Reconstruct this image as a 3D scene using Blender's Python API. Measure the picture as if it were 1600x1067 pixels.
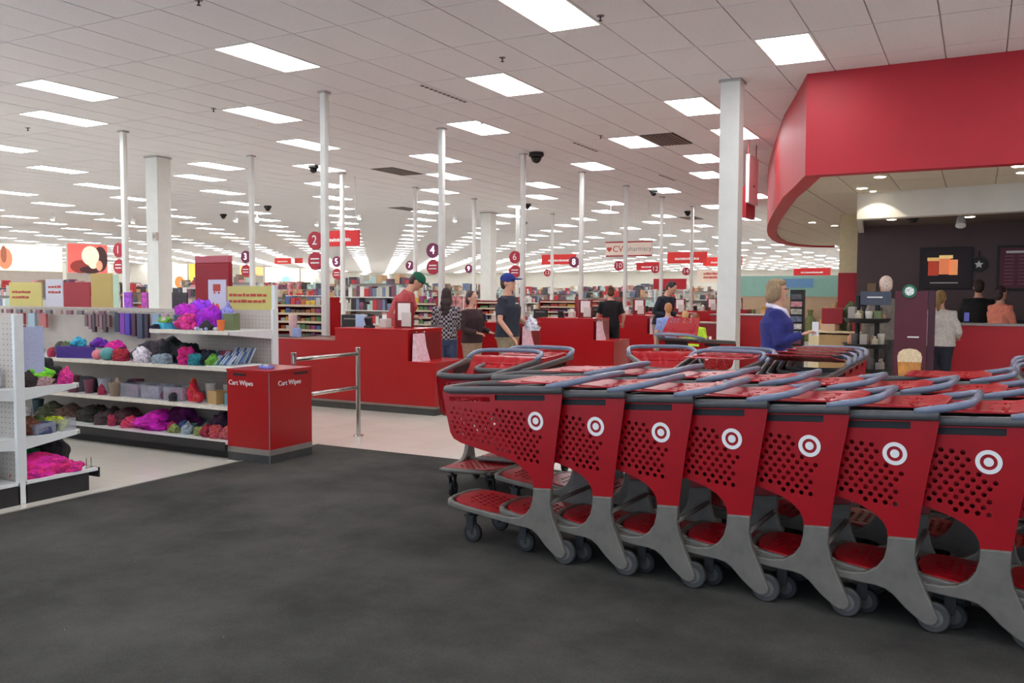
import bpy, bmesh, math, random
from mathutils import Vector, Matrix, noise
R = random.Random(7)
NUM = ['zero','one','two','three','four','five','six','seven','eight','nine','ten','eleven','twelve','thirteen','fourteen']
ORD = ['first','second','third','fourth','fifth','sixth','seventh','eighth','ninth','tenth']
PI = math.pi
SC = bpy.context.scene
COL = SC.collection
for o in list(bpy.data.objects): bpy.data.objects.remove(o)

# ------------------------------------------------------------------ camera
CZ = 4.255                                    # ceiling height
cam = bpy.data.cameras.new('camera'); camo = bpy.data.objects.new('camera', cam); COL.objects.link(camo)
fw = Vector((-0.47012567, 0.88093385, -0.05419786)); up = Vector((-0.02922452, 0.04583605, 0.9985214)); rt = Vector((0.88211552, 0.47101445, 0.00419616))
m = Matrix((( rt.x, up.x, -fw.x, 0), (rt.y, up.y, -fw.y, 0), (rt.z, up.z, -fw.z, 1.5), (0, 0, 0, 1)))
camo.matrix_world = m
cam.sensor_width = 36; cam.lens = 1369.06 / 1600 * 36; cam.clip_end = 300
SC.camera = camo
# ------------------------------------------------------------------ world: daylight from the glazed entrance behind
w = bpy.data.worlds.new('daylight'); SC.world = w; w.use_nodes = True
bg = w.node_tree.nodes['Background']; bg.inputs[0].default_value = (0.62, 0.78, 1.0, 1); bg.inputs[1].default_value = 1.05
vs = SC.view_settings
vs.view_transform = 'Standard'; vs.look = 'None'; vs.gamma = 1; vs.use_curve_mapping = False
vs.exposure = 0.78
LAMP = 7.5                                    # strength of the fluorescent troffers

# ------------------------------------------------------------------ materials
def lin(c):
    return tuple(((v/255)/12.92 if v/255 <= .04045 else ((v/255+.055)/1.055)**2.4) for v in c)
MATS = {}
def mat(name, c, rough=.5, metal=0, var=.12, scale=14, bump=0, emit=0, alpha=1, spec=.5, coat=0, objcol=False, bscale=None):
    if name in MATS: return MATS[name]
    mt = bpy.data.materials.new(name); mt.use_nodes = True; nt = mt.node_tree; N = nt.nodes; L = nt.links
    b = N['Principled BSDF']; b.inputs['Roughness'].default_value = rough; b.inputs['Metallic'].default_value = metal
    b.inputs['Specular IOR Level'].default_value = spec; b.inputs['Coat Weight'].default_value = coat
    tc = N.new('ShaderNodeTexCoord'); nz = N.new('ShaderNodeTexNoise'); nz.inputs['Scale'].default_value = scale; nz.inputs['Detail'].default_value = 5
    L.new(tc.outputs['Object'], nz.inputs['Vector'])
    mr = N.new('ShaderNodeMapRange'); mr.inputs['From Min'].default_value = .3; mr.inputs['From Max'].default_value = .7
    mr.inputs['To Min'].default_value = 1-var; mr.inputs['To Max'].default_value = 1+var
    L.new(nz.outputs['Fac'], mr.inputs['Value'])
    mx = N.new('ShaderNodeMix'); mx.data_type = 'RGBA'; mx.blend_type = 'MULTIPLY'; mx.inputs['Factor'].default_value = 1
    if objcol:
        oi = N.new('ShaderNodeObjectInfo'); L.new(oi.outputs['Color'], mx.inputs['A'])
    else:
        mx.inputs['A'].default_value = (*lin(c), 1)
    L.new(mr.outputs['Result'], mx.inputs['B'])
    L.new(mx.outputs['Result'], b.inputs['Base Color'])
    if bump:
        bp = N.new('ShaderNodeBump'); bp.inputs['Strength'].default_value = bump; bp.inputs['Distance'].default_value = .01
        if bscale:
            n2 = N.new('ShaderNodeTexNoise'); n2.inputs['Scale'].default_value = bscale; L.new(tc.outputs['Object'], n2.inputs['Vector']); L.new(n2.outputs['Fac'], bp.inputs['Height'])
        else: L.new(nz.outputs['Fac'], bp.inputs['Height'])
        L.new(bp.outputs['Normal'], b.inputs['Normal'])
    if emit:
        b.inputs['Emission Strength'].default_value = emit
        if objcol: L.new(mx.outputs['Result'], b.inputs['Emission Color'])
        else: b.inputs['Emission Color'].default_value = (*lin(c), 1)
    if alpha < 1: b.inputs['Alpha'].default_value = alpha
    MATS[name] = mt; return mt
def plaid_mat():
    mt = bpy.data.materials.new('plaid_flannel'); mt.use_nodes = True; nt = mt.node_tree; N = nt.nodes; L = nt.links
    b = N['Principled BSDF']; b.inputs['Roughness'].default_value = .9
    tc = N.new('ShaderNodeTexCoord'); ch = N.new('ShaderNodeTexChecker'); ch.inputs['Scale'].default_value = 27
    ch.inputs['Color1'].default_value = (*lin((40, 34, 40)), 1); ch.inputs['Color2'].default_value = (*lin((176, 168, 172)), 1)
    L.new(tc.outputs['Object'], ch.inputs['Vector']); L.new(ch.outputs['Color'], b.inputs['Base Color']); return mt

M = dict(
 red=mat('red_plastic', (162, 8, 22), .32, var=.1, scale=9, spec=.5),
 redwall=mat('red_paint', (178, 22, 38), .55, var=.05, scale=3),
 redlam=mat('red_laminate', (166, 8, 18), .32, var=.05, scale=4),
 dkred=mat('dark_red_laminate', (128, 14, 24), .4, var=.06, scale=4),
 grey=mat('cart_grey_plastic', (108, 102, 93), .45, var=.14, scale=16, bump=.1),
 hgrey=mat('handle_grey_plastic', (120, 127, 147), .26, var=.06, scale=16),
 black=mat('black_rubber', (22, 22, 23), .6, var=.2),
 wheel=mat('wheel_rubber', (62, 61, 59), .6, var=.2),
 hub=mat('wheel_hub', (104, 101, 97), .45, var=.2),
 white=mat('white_enamel', (232, 232, 228), .35, var=.03),
 pole=mat('pole_white_paint', (222, 221, 214), .45, var=.04, scale=5),
 offw=mat('off_white_paint', (214, 210, 200), .6, var=.04, scale=4),
 peg=mat('pegboard_beige', (196, 184, 172), .6, var=.05, scale=6),
 dark=mat('dark_base', (38, 36, 36), .6, var=.15),
 kick=mat('toe_kick_grey', (66, 66, 64), .5, var=.1),
 strip=mat('base_strip_grey', (150, 142, 134), .35, metal=.4, var=.06),
 chrome=mat('brushed_chrome', (196, 192, 186), .18, metal=1, var=.04),
 tile=mat('ceiling_tile', (226, 224, 226), .92, var=.035, scale=30, bump=.25, bscale=220),
 grid=mat('ceiling_grid', (180, 173, 170), .7, var=.06, scale=10),
 lamp=mat('troffer_lens', (248, 251, 255), .4, var=.0, emit=LAMP),
 frame=mat('troffer_frame', (225, 222, 216), .5, var=.02),
 vent=mat('vent_grey', (120, 112, 106), .6, var=.1), ventd=mat('vent_dark', (40, 36, 34), .7, var=.1),
 brown=mat('brown_wall_paint', (100, 82, 84), .8, var=.05, scale=3),
 tan=mat('tan_wood', (176, 140, 92), .5, var=.12, scale=6), cream=mat('cream_paint', (226, 208, 166), .7, var=.05),
 gloss=mat('counter_grey', (150, 146, 144), .3, var=.05),
 pack=mat('printed_pack', (1, 1, 1), .42, var=.45, scale=26, objcol=True),
 plain=mat('plain_board', (1, 1, 1), .55, var=.04, scale=5, objcol=True),
 glow=mat('emissive_panel', (1, 1, 1), .5, var=.04, scale=5, objcol=True, emit=.5),  # emits some of its own colour, added so panels read bright
 redg=mat('red_gloss_plastic', (170, 10, 24), .3, var=.08, scale=9, spec=.4),
 clear=mat('clear_plastic', (205, 205, 215), .15, var=.02, alpha=.28),
 skin=mat('skin', (214, 160, 134), .55, var=.06, scale=20), lips=mat('lips', (150, 80, 76), .5), eye=mat('eye_dark', (40, 28, 24), .3),
 cloth=mat('clothing', (1, 1, 1), .88, var=.16, scale=24, bump=.4, objcol=True), hair=mat('hair', (1, 1, 1), .6, var=.35, scale=60, bump=.5, objcol=True),
 text=mat('white_print', (240, 236, 232), .5, var=.02), textr=mat('red_print', (190, 60, 40), .5, var=.02),
 textg=mat('lit_white_print', (255, 250, 255), .5, var=0, emit=1.4),
)
def soft_mat():
    mt = bpy.data.materials.new('soft_goods'); mt.use_nodes = True; nt = mt.node_tree; N = nt.nodes; L = nt.links
    b = N['Principled BSDF']; b.inputs['Roughness'].default_value = .8
    tc = N.new('ShaderNodeTexCoord'); vo = N.new('ShaderNodeTexVoronoi'); vo.inputs['Scale'].default_value = 7.5; L.new(tc.outputs['Object'], vo.inputs['Vector'])
    nz = N.new('ShaderNodeTexNoise'); nz.inputs['Scale'].default_value = 9; nz.inputs['Detail'].default_value = 6; L.new(tc.outputs['Object'], nz.inputs['Vector'])
    oi = N.new('ShaderNodeObjectInfo'); hs = N.new('ShaderNodeHueSaturation'); L.new(oi.outputs['Color'], hs.inputs['Color'])
    sp = N.new('ShaderNodeSeparateColor'); L.new(vo.outputs['Color'], sp.inputs['Color'])
    a = N.new('ShaderNodeMapRange'); a.inputs['To Min'].default_value = .475; a.inputs['To Max'].default_value = .52; L.new(sp.outputs['Red'], a.inputs['Value']); L.new(a.outputs['Result'], hs.inputs['Hue'])
    c = N.new('ShaderNodeMapRange'); c.inputs['To Min'].default_value = .6; c.inputs['To Max'].default_value = 1.35; L.new(sp.outputs['Green'], c.inputs['Value']); L.new(c.outputs['Result'], hs.inputs['Value'])
    L.new(hs.outputs['Color'], b.inputs['Base Color'])
    bp = N.new('ShaderNodeBump'); bp.inputs['Strength'].default_value = .8; bp.inputs['Distance'].default_value = .03; L.new(nz.outputs['Fac'], bp.inputs['Height']); L.new(bp.outputs['Normal'], b.inputs['Normal'])
    return mt
M['plaid'] = plaid_mat(); M['soft'] = soft_mat()

# ------------------------------------------------------------------ mesh helpers
class MB:
    def __init__(s): s.v = []; s.f = []
    def add(s, v, f):
        n = len(s.v); s.v += [tuple(p) for p in v]; s.f += [tuple(i+n for i in q) for q in f]; return s
    def box(s, x0, x1, y0, y1, z0, z1, b=0):
        if b > 0:
            bm = bmesh.new(); bmesh.ops.create_cube(bm, size=1)
            bmesh.ops.scale(bm, vec=(x1-x0, y1-y0, z1-z0), verts=bm.verts); bmesh.ops.translate(bm, vec=((x0+x1)/2, (y0+y1)/2, (z0+z1)/2), verts=bm.verts)
            bmesh.ops.bevel(bm, geom=list(bm.edges), offset=b, segments=2, affect='EDGES', profile=.5)
            bm.verts.index_update(); s.add([v.co for v in bm.verts], [[v.index for v in f.verts] for f in bm.faces]); bm.free(); return s
        return s.add([(x0,y0,z0),(x1,y0,z0),(x1,y1,z0),(x0,y1,z0),(x0,y0,z1),(x1,y0,z1),(x1,y1,z1),(x0,y1,z1)],
                     [(3,2,1,0),(4,5,6,7),(0,1,5,4),(1,2,6,5),(2,3,7,6),(3,0,4,7)])
    def prism(s, pts, z0, z1):
        n = len(pts)
        return s.add([(x,y,z0) for x,y in pts]+[(x,y,z1) for x,y in pts], [tuple(range(n))[::-1], tuple(range(n,2*n))]+[(i,(i+1)%n,n+(i+1)%n,n+i) for i in range(n)])
    def loft(s, rings, cap=True):
        n = len(rings[0]); v = [p for r in rings for p in r]; f = []
        for k in range(len(rings)-1):
            for i in range(n):
                j = (i+1) % n; f.append((k*n+i, k*n+j, (k+1)*n+j, (k+1)*n+i))
        if cap: f += [tuple(range(n))[::-1], tuple(range((len(rings)-1)*n, len(rings)*n))]
        return s.add(v, f)
    def tube(s, path, r, n=8, closed=False, sz=1):
        P = [Vector(p) for p in path]; K = len(P); rs = r if isinstance(r, (list, tuple)) else [r]*K
        rings = []; prev = None
        for i in range(K):
            if closed: t = (P[(i+1)%K]-P[i-1])
            else: t = (P[min(i+1,K-1)]-P[max(i-1,0)])
            t.normalize()
            ref = Vector((0,0,1)) if abs(t.z) < .93 else Vector((0,1,0))
            a = t.cross(ref).normalized(); b = a.cross(t).normalized()
            if prev is not None and a.dot(prev) < 0: a = -a; b = -b
            prev = a
            rings.append([P[i]+a*(rs[i]*math.cos(2*PI*k/n))+b*(rs[i]*sz*math.sin(2*PI*k/n)) for k in range(n)])
        if closed: rings.append(rings[0]); return s.loft(rings, False)
        return s.loft(rings)
    def cyl(s, c, ax, r, h, n=16, r2=None):
        c = Vector(c); ax = Vector(ax).normalized(); return s.tube([c-ax*h/2, c+ax*h/2], [r, r if r2 is None else r2], n)
    def lathe(s, prof, n=14, c=(0,0,0)):
        return s.loft([[(c[0]+r*math.cos(2*PI*k/n), c[1]+r*math.sin(2*PI*k/n), c[2]+z) for k in range(n)] for r, z in prof])
    def ell(s, c, r, n=14, m2=9, rot=None):
        rings = []
        for i in range(m2+1):
            a = -PI/2+PI*i/m2; q = max(math.cos(a), .02)
            rings.append([(r[0]*q*math.cos(2*PI*k/n), r[1]*q*math.sin(2*PI*k/n), r[2]*math.sin(a)) for k in range(n)])
        if rot: rings = [[rot @ Vector(p) for p in q] for q in rings]
        rings = [[(p[0]+c[0], p[1]+c[1], p[2]+c[2]) for p in q] for q in rings]
        return s.loft(rings)
    def mesh(s, name, smooth=False):
        me = bpy.data.meshes.new(name); me.from_pydata(s.v, [], s.f); me.update()
        bm = bmesh.new(); bm.from_mesh(me); bmesh.ops.recalc_face_normals(bm, faces=bm.faces); bm.to_mesh(me); bm.free()
        if smooth: shade(me, smooth)
        return me
    def build(s, name, material, parent=None, smooth=False, loc=None, rz=0, color=None):
        return obj(name, s.mesh(name, smooth), material, parent, loc, rz, color)
def shade(me, ang=True):
    me.polygons.foreach_set('use_smooth', [True]*len(me.polygons))
    if ang is not True: me.set_sharp_from_angle(angle=math.radians(ang))
def obj(name, me, material, parent=None, loc=None, rz=0, color=None):
    o = bpy.data.objects.new(name, me); COL.objects.link(o)
    if material and not len(me.materials): me.materials.append(material)
    if parent: o.parent = parent
    if loc is not None: o.location = loc
    if rz: o.rotation_euler = (0, 0, rz)
    if color: o.color = (*lin(color), 1)
    return o
def empty(name, loc=(0,0,0), rz=0):
    o = bpy.data.objects.new(name, None); COL.objects.link(o); o.location = loc; o.rotation_euler = (0, 0, rz); o.empty_display_size = .05; return o
def tag(o, label, cat, group=None):
    o['label'] = label; o['category'] = cat
    if group: o['group'] = group
    return o
def struct(o): o['kind'] = 'structure'; return o
def stuff(o): o['kind'] = 'stuff'; return o
def copy_tree(o, parent=None):
    c = o.copy(); COL.objects.link(c); c.parent = parent
    for ch in list(o.children): copy_tree(ch, c)
    return c
def panel2d(outline, holes, t, bevel=0, fillres=0):
    """filled 2-D outline with holes, thickness 2t about z=0 -> (verts, faces)"""
    cu = bpy.data.curves.new('tmp', 'CURVE'); cu.dimensions = '2D'; cu.fill_mode = 'BOTH'; cu.extrude = t
    cu.bevel_depth = bevel; cu.bevel_resolution = 1; cu.offset = -bevel
    for pts in [outline]+holes:
        sp = cu.splines.new('POLY'); sp.points.add(len(pts)-1); sp.use_cyclic_u = True
        for q, p in zip(sp.points, pts): q.co = (p[0], p[1], 0, 1)
    o = bpy.data.objects.new('tmp', cu); COL.objects.link(o)
    dg = bpy.context.evaluated_depsgraph_get(); dg.update()
    me = bpy.data.meshes.new_from_object(o.evaluated_get(dg))
    v = [tuple(q.co) for q in me.vertices]; f = [tuple(p.vertices) for p in me.polygons]
    bpy.data.objects.remove(o); bpy.data.curves.remove(cu); bpy.data.meshes.remove(me); return v, f
def text_mesh(body, size, t=.002):
    cu = bpy.data.curves.new('tmp', 'FONT'); cu.body = body; cu.size = size; cu.extrude = t; cu.align_x = 'CENTER'; cu.align_y = 'CENTER'; cu.resolution_u = 3
    o = bpy.data.objects.new('tmp', cu); COL.objects.link(o); dg = bpy.context.evaluated_depsgraph_get(); dg.update()
    me = bpy.data.meshes.new_from_object(o.evaluated_get(dg)); bpy.data.objects.remove(o); bpy.data.curves.remove(cu); me.materials.clear(); return me
def text(body, size, material, parent, loc, rot=(PI/2, 0, 0), name='lettering'):
    o = obj(name, text_mesh(body, size), material, parent, loc); o.rotation_euler = rot; return o
def remesh(mb, name, vox, smooth_it=3):
    me = mb.mesh('tmp'); o = bpy.data.objects.new('tmp', me); COL.objects.link(o)
    md = o.modifiers.new('r', 'REMESH'); md.mode = 'VOXEL'; md.voxel_size = vox; md.use_smooth_shade = True
    if smooth_it:
        sm = o.modifiers.new('s', 'SMOOTH'); sm.iterations = smooth_it; sm.factor = .5
    dg = bpy.context.evaluated_depsgraph_get(); dg.update()
    out = bpy.data.meshes.new_from_object(o.evaluated_get(dg)); out.name = name
    bpy.data.objects.remove(o); bpy.data.meshes.remove(me); return out
def arc(cx, cy, r, a0, a1, n): return [(cx+r*math.cos(math.radians(a0+(a1-a0)*i/n)), cy+r*math.sin(math.radians(a0+(a1-a0)*i/n))) for i in range(n+1)]
def inpoly(p, poly):
    x, y = p; c = False; n = len(poly)
    for i in range(n):
        x0, y0 = poly[i]; x1, y1 = poly[i-1]
        if (y0 > y) != (y1 > y) and x < (x1-x0)*(y-y0)/(y1-y0)+x0: c = not c
    return c
def edge_dist(p, poly):
    b = 9
    for i in range(len(poly)):
        a = Vector(poly[i-1]); d = Vector(poly[i])-a; q = Vector(p)-a; t = max(0, min(1, q.dot(d)/max(d.dot(d), 1e-9))); b = min(b, (q-d*t).length)
    return b
CAMP = Vector((0, 0, 1.5))
def seen(P):
    d = Vector(P)-CAMP; z = d.dot(fw)
    if z < .3: return None
    return (800+1369*d.dot(rt)/z, 533.5-1369*d.dot(up)/z, z)
# ================================================================== the setting
# polished pale floor tiles
def floor_mat():
    mt = bpy.data.materials.new('polished_floor'); mt.use_nodes = True; nt = mt.node_tree; N = nt.nodes; L = nt.links
    b = N['Principled BSDF']; b.inputs['Roughness'].default_value = .16; b.inputs['Specular IOR Level'].default_value = .5
    tc = N.new('ShaderNodeTexCoord'); br = N.new('ShaderNodeTexBrick'); br.inputs['Scale'].default_value = 1; br.offset = 0
    br.inputs['Brick Width'].default_value = .305; br.inputs['Row Height'].default_value = .305; br.inputs['Mortar Size'].default_value = .0015
    br.inputs['Color1'].default_value = (*lin((224, 217, 204)), 1); br.inputs['Color2'].default_value = (*lin((218, 211, 198)), 1); br.inputs['Mortar'].default_value = (*lin((196, 184, 164)), 1)
    L.new(tc.outputs['Object'], br.inputs['Vector'])
    nz = N.new('ShaderNodeTexNoise'); nz.inputs['Scale'].default_value = .6; L.new(tc.outputs['Object'], nz.inputs['Vector'])
    mr = N.new('ShaderNodeMapRange'); mr.inputs['To Min'].default_value = .1; mr.inputs['To Max'].default_value = .26; L.new(nz.outputs['Fac'], mr.inputs['Value']); L.new(mr.outputs['Result'], b.inputs['Roughness'])
    L.new(br.outputs['Color'], b.inputs['Base Color']); return mt
def carpet_mat():
    mt = bpy.data.materials.new('entrance_carpet'); mt.use_nodes = True; nt = mt.node_tree; N = nt.nodes; L = nt.links
    b = N['Principled BSDF']; b.inputs['Roughness'].default_value = .96; b.inputs['Specular IOR Level'].default_value = .15
    tc = N.new('ShaderNodeTexCoord')
    n1 = N.new('ShaderNodeTexNoise'); n1.inputs['Scale'].default_value = 1.3; n1.inputs['Detail'].default_value = 7; n1.inputs['Roughness'].default_value = .62
    n2 = N.new('ShaderNodeTexNoise'); n2.inputs['Scale'].default_value = 160; n2.inputs['Detail'].default_value = 3
    vo = N.new('ShaderNodeTexVoronoi'); vo.inputs['Scale'].default_value = 5.5
    for q in (n1, n2, vo): L.new(tc.outputs['Object'], q.inputs['Vector'])
    cr = N.new('ShaderNodeValToRGB'); cr.color_ramp.elements[0].position = .34; cr.color_ramp.elements[0].color = (*lin((55, 54, 51)), 1)
    cr.color_ramp.elements[1].position = .68; cr.color_ramp.elements[1].color = (*lin((82, 80, 75)), 1); L.new(n1.outputs['Fac'], cr.inputs['Fac'])
    mx = N.new('ShaderNodeMix'); mx.data_type = 'RGBA'; mx.blend_type = 'OVERLAY'; mx.inputs['Factor'].default_value = .75
    L.new(cr.outputs['Color'], mx.inputs['A']); L.new(n2.outputs['Color'], mx.inputs['B'])
    lt = N.new('ShaderNodeMath'); lt.operation = 'LESS_THAN'; lt.inputs[1].default_value = .014; L.new(vo.outputs['Distance'], lt.inputs[0])
    m2 = N.new('ShaderNodeMix'); m2.data_type = 'RGBA'; m2.inputs['B'].default_value = (*lin((170, 166, 156)), 1); L.new(lt.outputs[0], m2.inputs['Factor']); L.new(mx.outputs['Result'], m2.inputs['A'])
    L.new(m2.outputs['Result'], b.inputs['Base Color'])
    bp = N.new('ShaderNodeBump'); bp.inputs['Strength'].default_value = .5; bp.inputs['Distance'].default_value = .006; L.new(n2.outputs['Fac'], bp.inputs['Height']); L.new(bp.outputs['Normal'], b.inputs['Normal'])
    return mt
XL, XR, YF, YB = -72, 9, -5, 100
struct(MB().box(XL, XR, YF, YB, -.2, 0).build('floor', floor_mat()))
struct(MB().box(-5.75, XR, YF, 6.70, 0, .006).build('floor_carpet', carpet_mat()))
struct(MB().box(-5.775, -5.75, YF, 6.70, 0, .008).build('trim_1', M['strip']))
# ceiling: grid sheet with every tile a piece of its own
ceil = struct(MB().box(XL, XR, YF, YB, CZ+.016, CZ+.1).build('ceiling', M['grid']))
GX, GY = -5.922, 9.7055
def cell(i, j): return GX+.61*i, GY+1.22*j          # lower corner of cell i (x), j (y)
ov = {(-1,12),(0,12)}
lights = set()
for k in range(-10, 60):
    for j in range(-14, 76):
        V = 3*k; par = 0 if k % 2 == 0 else 2
        if (j-par) % 4: continue
        V = 7 if V == 6 else V
        lights.add((j, V))
for a in [(0,12), (6,-3), (4,-6), (2,15), (-4,7)]: lights.discard(a)
for a in [(-1,12), (6,-1), (4,-3), (0,-6), (3,15)]: lights.add(a)
def arcpts():
    return [(-1.985,11.50),(-2.36,12.75),(-2.72,13.9),(-3.06,15.2),(-3.42,16.6),(-3.8,18.1),(-4.15,19.6),(-4.5,21.2),(-4.8,22.8),(-5.05,24.5),(-5.2,26.2),(-5.15,27.6),(-4.8,28.7),(-4.2,29.2)]
FASC = arcpts()+[(XR,29.2),(XR,11.42)]
lcells = set(); lamp_spots = []
for (U, V) in sorted(lights):
    i = -V; x, y = cell(i, U)
    if x < XL+.1 or x > XR-.7 or y < YF+.1 or y > YB-1.4: continue
    if inpoly((x+.3, y+.6), FASC) : continue
    lcells.add((i, U)); lamp_spots.append((x, y))
vents = {}
for (x, y) in [(-5.0,15.1), (-11.6,16.5), (-16.9,23.6), (-9.5,30.5)]:
    vents[(math.floor((x-GX)/.61), math.floor((y-GY)/1.22))] = 1
tiles = []
for i in range(-80, 25):
    for j in range(-12, 44):
        x, y = cell(i, j)
        if (i, j) in lcells or (i, j) in vents or x < XL or x+.61 > XR or y < YF or y+1.22 > YB: continue
        if inpoly((x+.3, y+.6), FASC) and inpoly((x, y), FASC) and inpoly((x+.6, y), FASC) and inpoly((x, y+1.2), FASC): continue
        s = seen((x+.3, y+.6, CZ)); vis = s is not None and -60 < s[0] < 1660 and s[1] > -40
        tiles.append((s[2] if vis else 999, x, y))
tiles.sort()
tme = MB().box(.007, .603, .007, 1.213, 0, .018).mesh('ceiling_tile')
for d, x, y in tiles[:300]:
    o = obj('ceiling_tile', tme, M['tile'], ceil, (x, y, CZ-.002+R.uniform(-.0012, .0012)))
mb = MB()
for d, x, y in tiles[300:]: mb.box(x+.007, x+.603, y+.007, y+1.213, CZ-.002, CZ+.015)
x_, y_ = cell(-80, 44); mb.box(XL, x_-.01, YF, YB, CZ-.002, CZ+.015); mb.box(x_, XR, y_+.007, YB, CZ-.002, CZ+.015)
stuff(mb.build('ceiling_tiles_beyond', M['tile'], ceil))
# lamps
lens_me = MB().box(.03, .58, .0375, 1.1825, CZ-.005, CZ+.004).mesh('lens')
fr = MB()
for a in [(0,.03,0,1.22), (.58,.61,0,1.22), (.03,.58,0,.0375), (.03,.58,1.1825,1.22)]: fr.box(a[0], a[1], a[2], a[3], CZ-.008, CZ+.015)
frame_me = fr.mesh('frame')
vis = [p for p in lamp_spots]
vis.sort(key=lambda p: (lambda s: s[2] if s and -80 < s[0] < 1680 and s[1] > -60 else 500+abs(p[1]))(seen((p[0]+.3, p[1]+.6, CZ))))
for n, (x, y) in enumerate(vis[:300]):
    e = tag(empty('ceiling_light', (x, y, 0)), 'bright rectangular fluorescent troffer set flush in the tiled ceiling', 'ceiling light', 'fluorescent ceiling troffers')
    obj('lens', lens_me, M['lamp'], e); obj('frame', frame_me, M['frame'], e)
if len(vis) > 300:
    mb = MB()
    for x, y in vis[300:]: mb.box(x+.03, x+.58, y+.0375, y+1.1825, CZ-.005, CZ+.004)
    o = mb.build('distant_ceiling_lights', M['lamp']); stuff(o); tag(o, 'far rows of small bright ceiling troffers', 'ceiling light')
TRACK = [(-21.6, 25.2), (-20.8, 25.5), (-28.5, 19.5), (-26.4, 20.4), (-23.0, 22.6), (-22.3, 22.9), (-18.7, 23.1), (-18.4, 23.6), (-16.0, 25.8), (-26.9, 21.5)]
# vents, slot diffusers, camera domes, sprinklers
for (i, j) in vents:
    x, y = cell(i, j); e = tag(empty('ceiling_vent', (x, y, CZ)), 'dark grey louvred return air grille in the ceiling', 'vent', 'ceiling return grilles')
    MB().box(.01, .6, .01, 1.21, -.002, .016).build('backing', M['ventd'], e)
    for k in range(9): MB().box(.02+.065*k, .055+.065*k, .02, 1.2, -.012, -.002).build('slat', M['vent'], e)
for (x, y0, y1, n) in [(-6.605, 9.77, 10.95, 11), (-6.6, 14.68, 15.84, 7), (-6.6, 19.5, 20.7, 6)]:
    e = tag(empty('slot_diffuser', (x, y0, CZ-.003)), 'long thin black slotted air diffuser in the ceiling', 'vent', 'slot diffusers in the ceiling')
    MB().box(-.03, .03, 0, y1-y0, -.005, .004).build('trim', M['tile'], e)
    for k in range(n):
        a = (y1-y0)*(k+.18)/n; MB().box(-.022, .022, a, a+(y1-y0)/n*.64, -.008, -.004).build('slot', M['ventd'], e)
for (x, y, s) in [(-7.71, 15.42, 1.25), (-12.77, 14.8, 1), (-7.65, 22.2, 1), (-8.6, 28.4, 1), (-12.3, 24.0, 1), (-5.9, 24.8, 1), (-20, 21, 1), (-23.5, 22.5, 1), (-15.5, 30, 1)]:
    e = tag(empty('camera_dome', (x, y, CZ-.003)), 'small black security camera dome hanging under the ceiling', 'camera', 'security camera domes')
    MB().lathe([(.11*s, 0), (.12*s, -.05*s), (.1*s, -.07*s)][::-1], 16).build('housing', M['dark'], e, 40)
    MB().lathe([(.012, -.17*s), (.055*s, -.15*s), (.08*s, -.11*s), (.085*s, -.071*s)], 16).build('dome', mat('smoked_dome', (18, 16, 16), .1), e, True)
tl = mat('track_lamp', (255, 250, 236), .4, var=0, emit=40)
for (x, y) in TRACK:
    e = tag(empty('track_light', (x, y, CZ-.003)), 'small dazzling track spotlight under the far ceiling', 'spotlight', 'track spotlights')
    MB().tube([(0, 0, -.16), (0, 0, 0)], .012, 6).build('stem', M['white'], e); MB().cyl((0, 0, -.2), (0, -.3, -1), .07, .12, 12).build('head', M['white'], e, 40); MB().cyl((0, -.02, -.267), (0, -.3, -1), .055, .012, 12).build('lens', tl, e)
for (x, y) in [(-5.0, 9.1), (-6.58, 6.03), (-10.2, 9.6), (-3.4, 8.2), (-7.2, 12.4), (-14.2, 9.3), (-5.9, 14.3)]:
    e = tag(empty('sprinkler', (x, y, CZ-.003)), 'tiny fire sprinkler head poking from the ceiling', 'sprinkler', 'ceiling sprinkler heads')
    MB().lathe([(.04, 0), (.036, -.006)][::-1], 12).build('escutcheon', M['vent'], e); MB().lathe([(.02, -.05), (.02, -.045), (.006, -.04), (.01, -.006)], 8).build('head', M['ventd'], e)
# far walls
wl = struct(MB().box(XL-.2, XL, YF, YB, 0, CZ+.1).build('wall_left', M['offw']))
wb = struct(MB().box(XL, XR, YB, YB+.2, 0, CZ+.1).build('wall_back', M['offw']))
wr = struct(MB().box(XR, XR+.2, YF, YB, 0, CZ+.1).build('wall_right', M['offw']))
# curved red bulkhead over the cafe
outer = arcpts(); inner = []
for k, (x, y) in enumerate(outer):
    a = Vector(outer[max(k-1, 0)]); b = Vector(outer[min(k+1, len(outer)-1)]); t = (b-a).normalized(); nrm = Vector((t.y, -t.x)); q = Vector((x, y))+nrm*.22; inner.append((q.x, q.y))
inner[0] = (-1.83, 11.72)
o2 = [(XR, 11.42)]+outer; i2 = [(XR, 11.64)]+inner
v = []; f = []
for (x, y), (a, b) in zip(o2, i2): v += [(x, y, 2.995), (x, y, CZ+.01), (a, b, CZ+.01), (a, b, 2.995)]
for k in range(len(o2)-1):
    for s in range(4): f.append((4*k+s, 4*k+(s+1) % 4, 4*k+4+(s+1) % 4, 4*k+4+s))
n = len(o2)-1; f += [(0, 1, 2, 3), (4*n, 4*n+3, 4*n+2, 4*n+1)]
me = MB().add(v, f).mesh('wall_bulkhead'); shade(me, 25); struct(obj('wall_bulkhead', me, M['redwall']))
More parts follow.
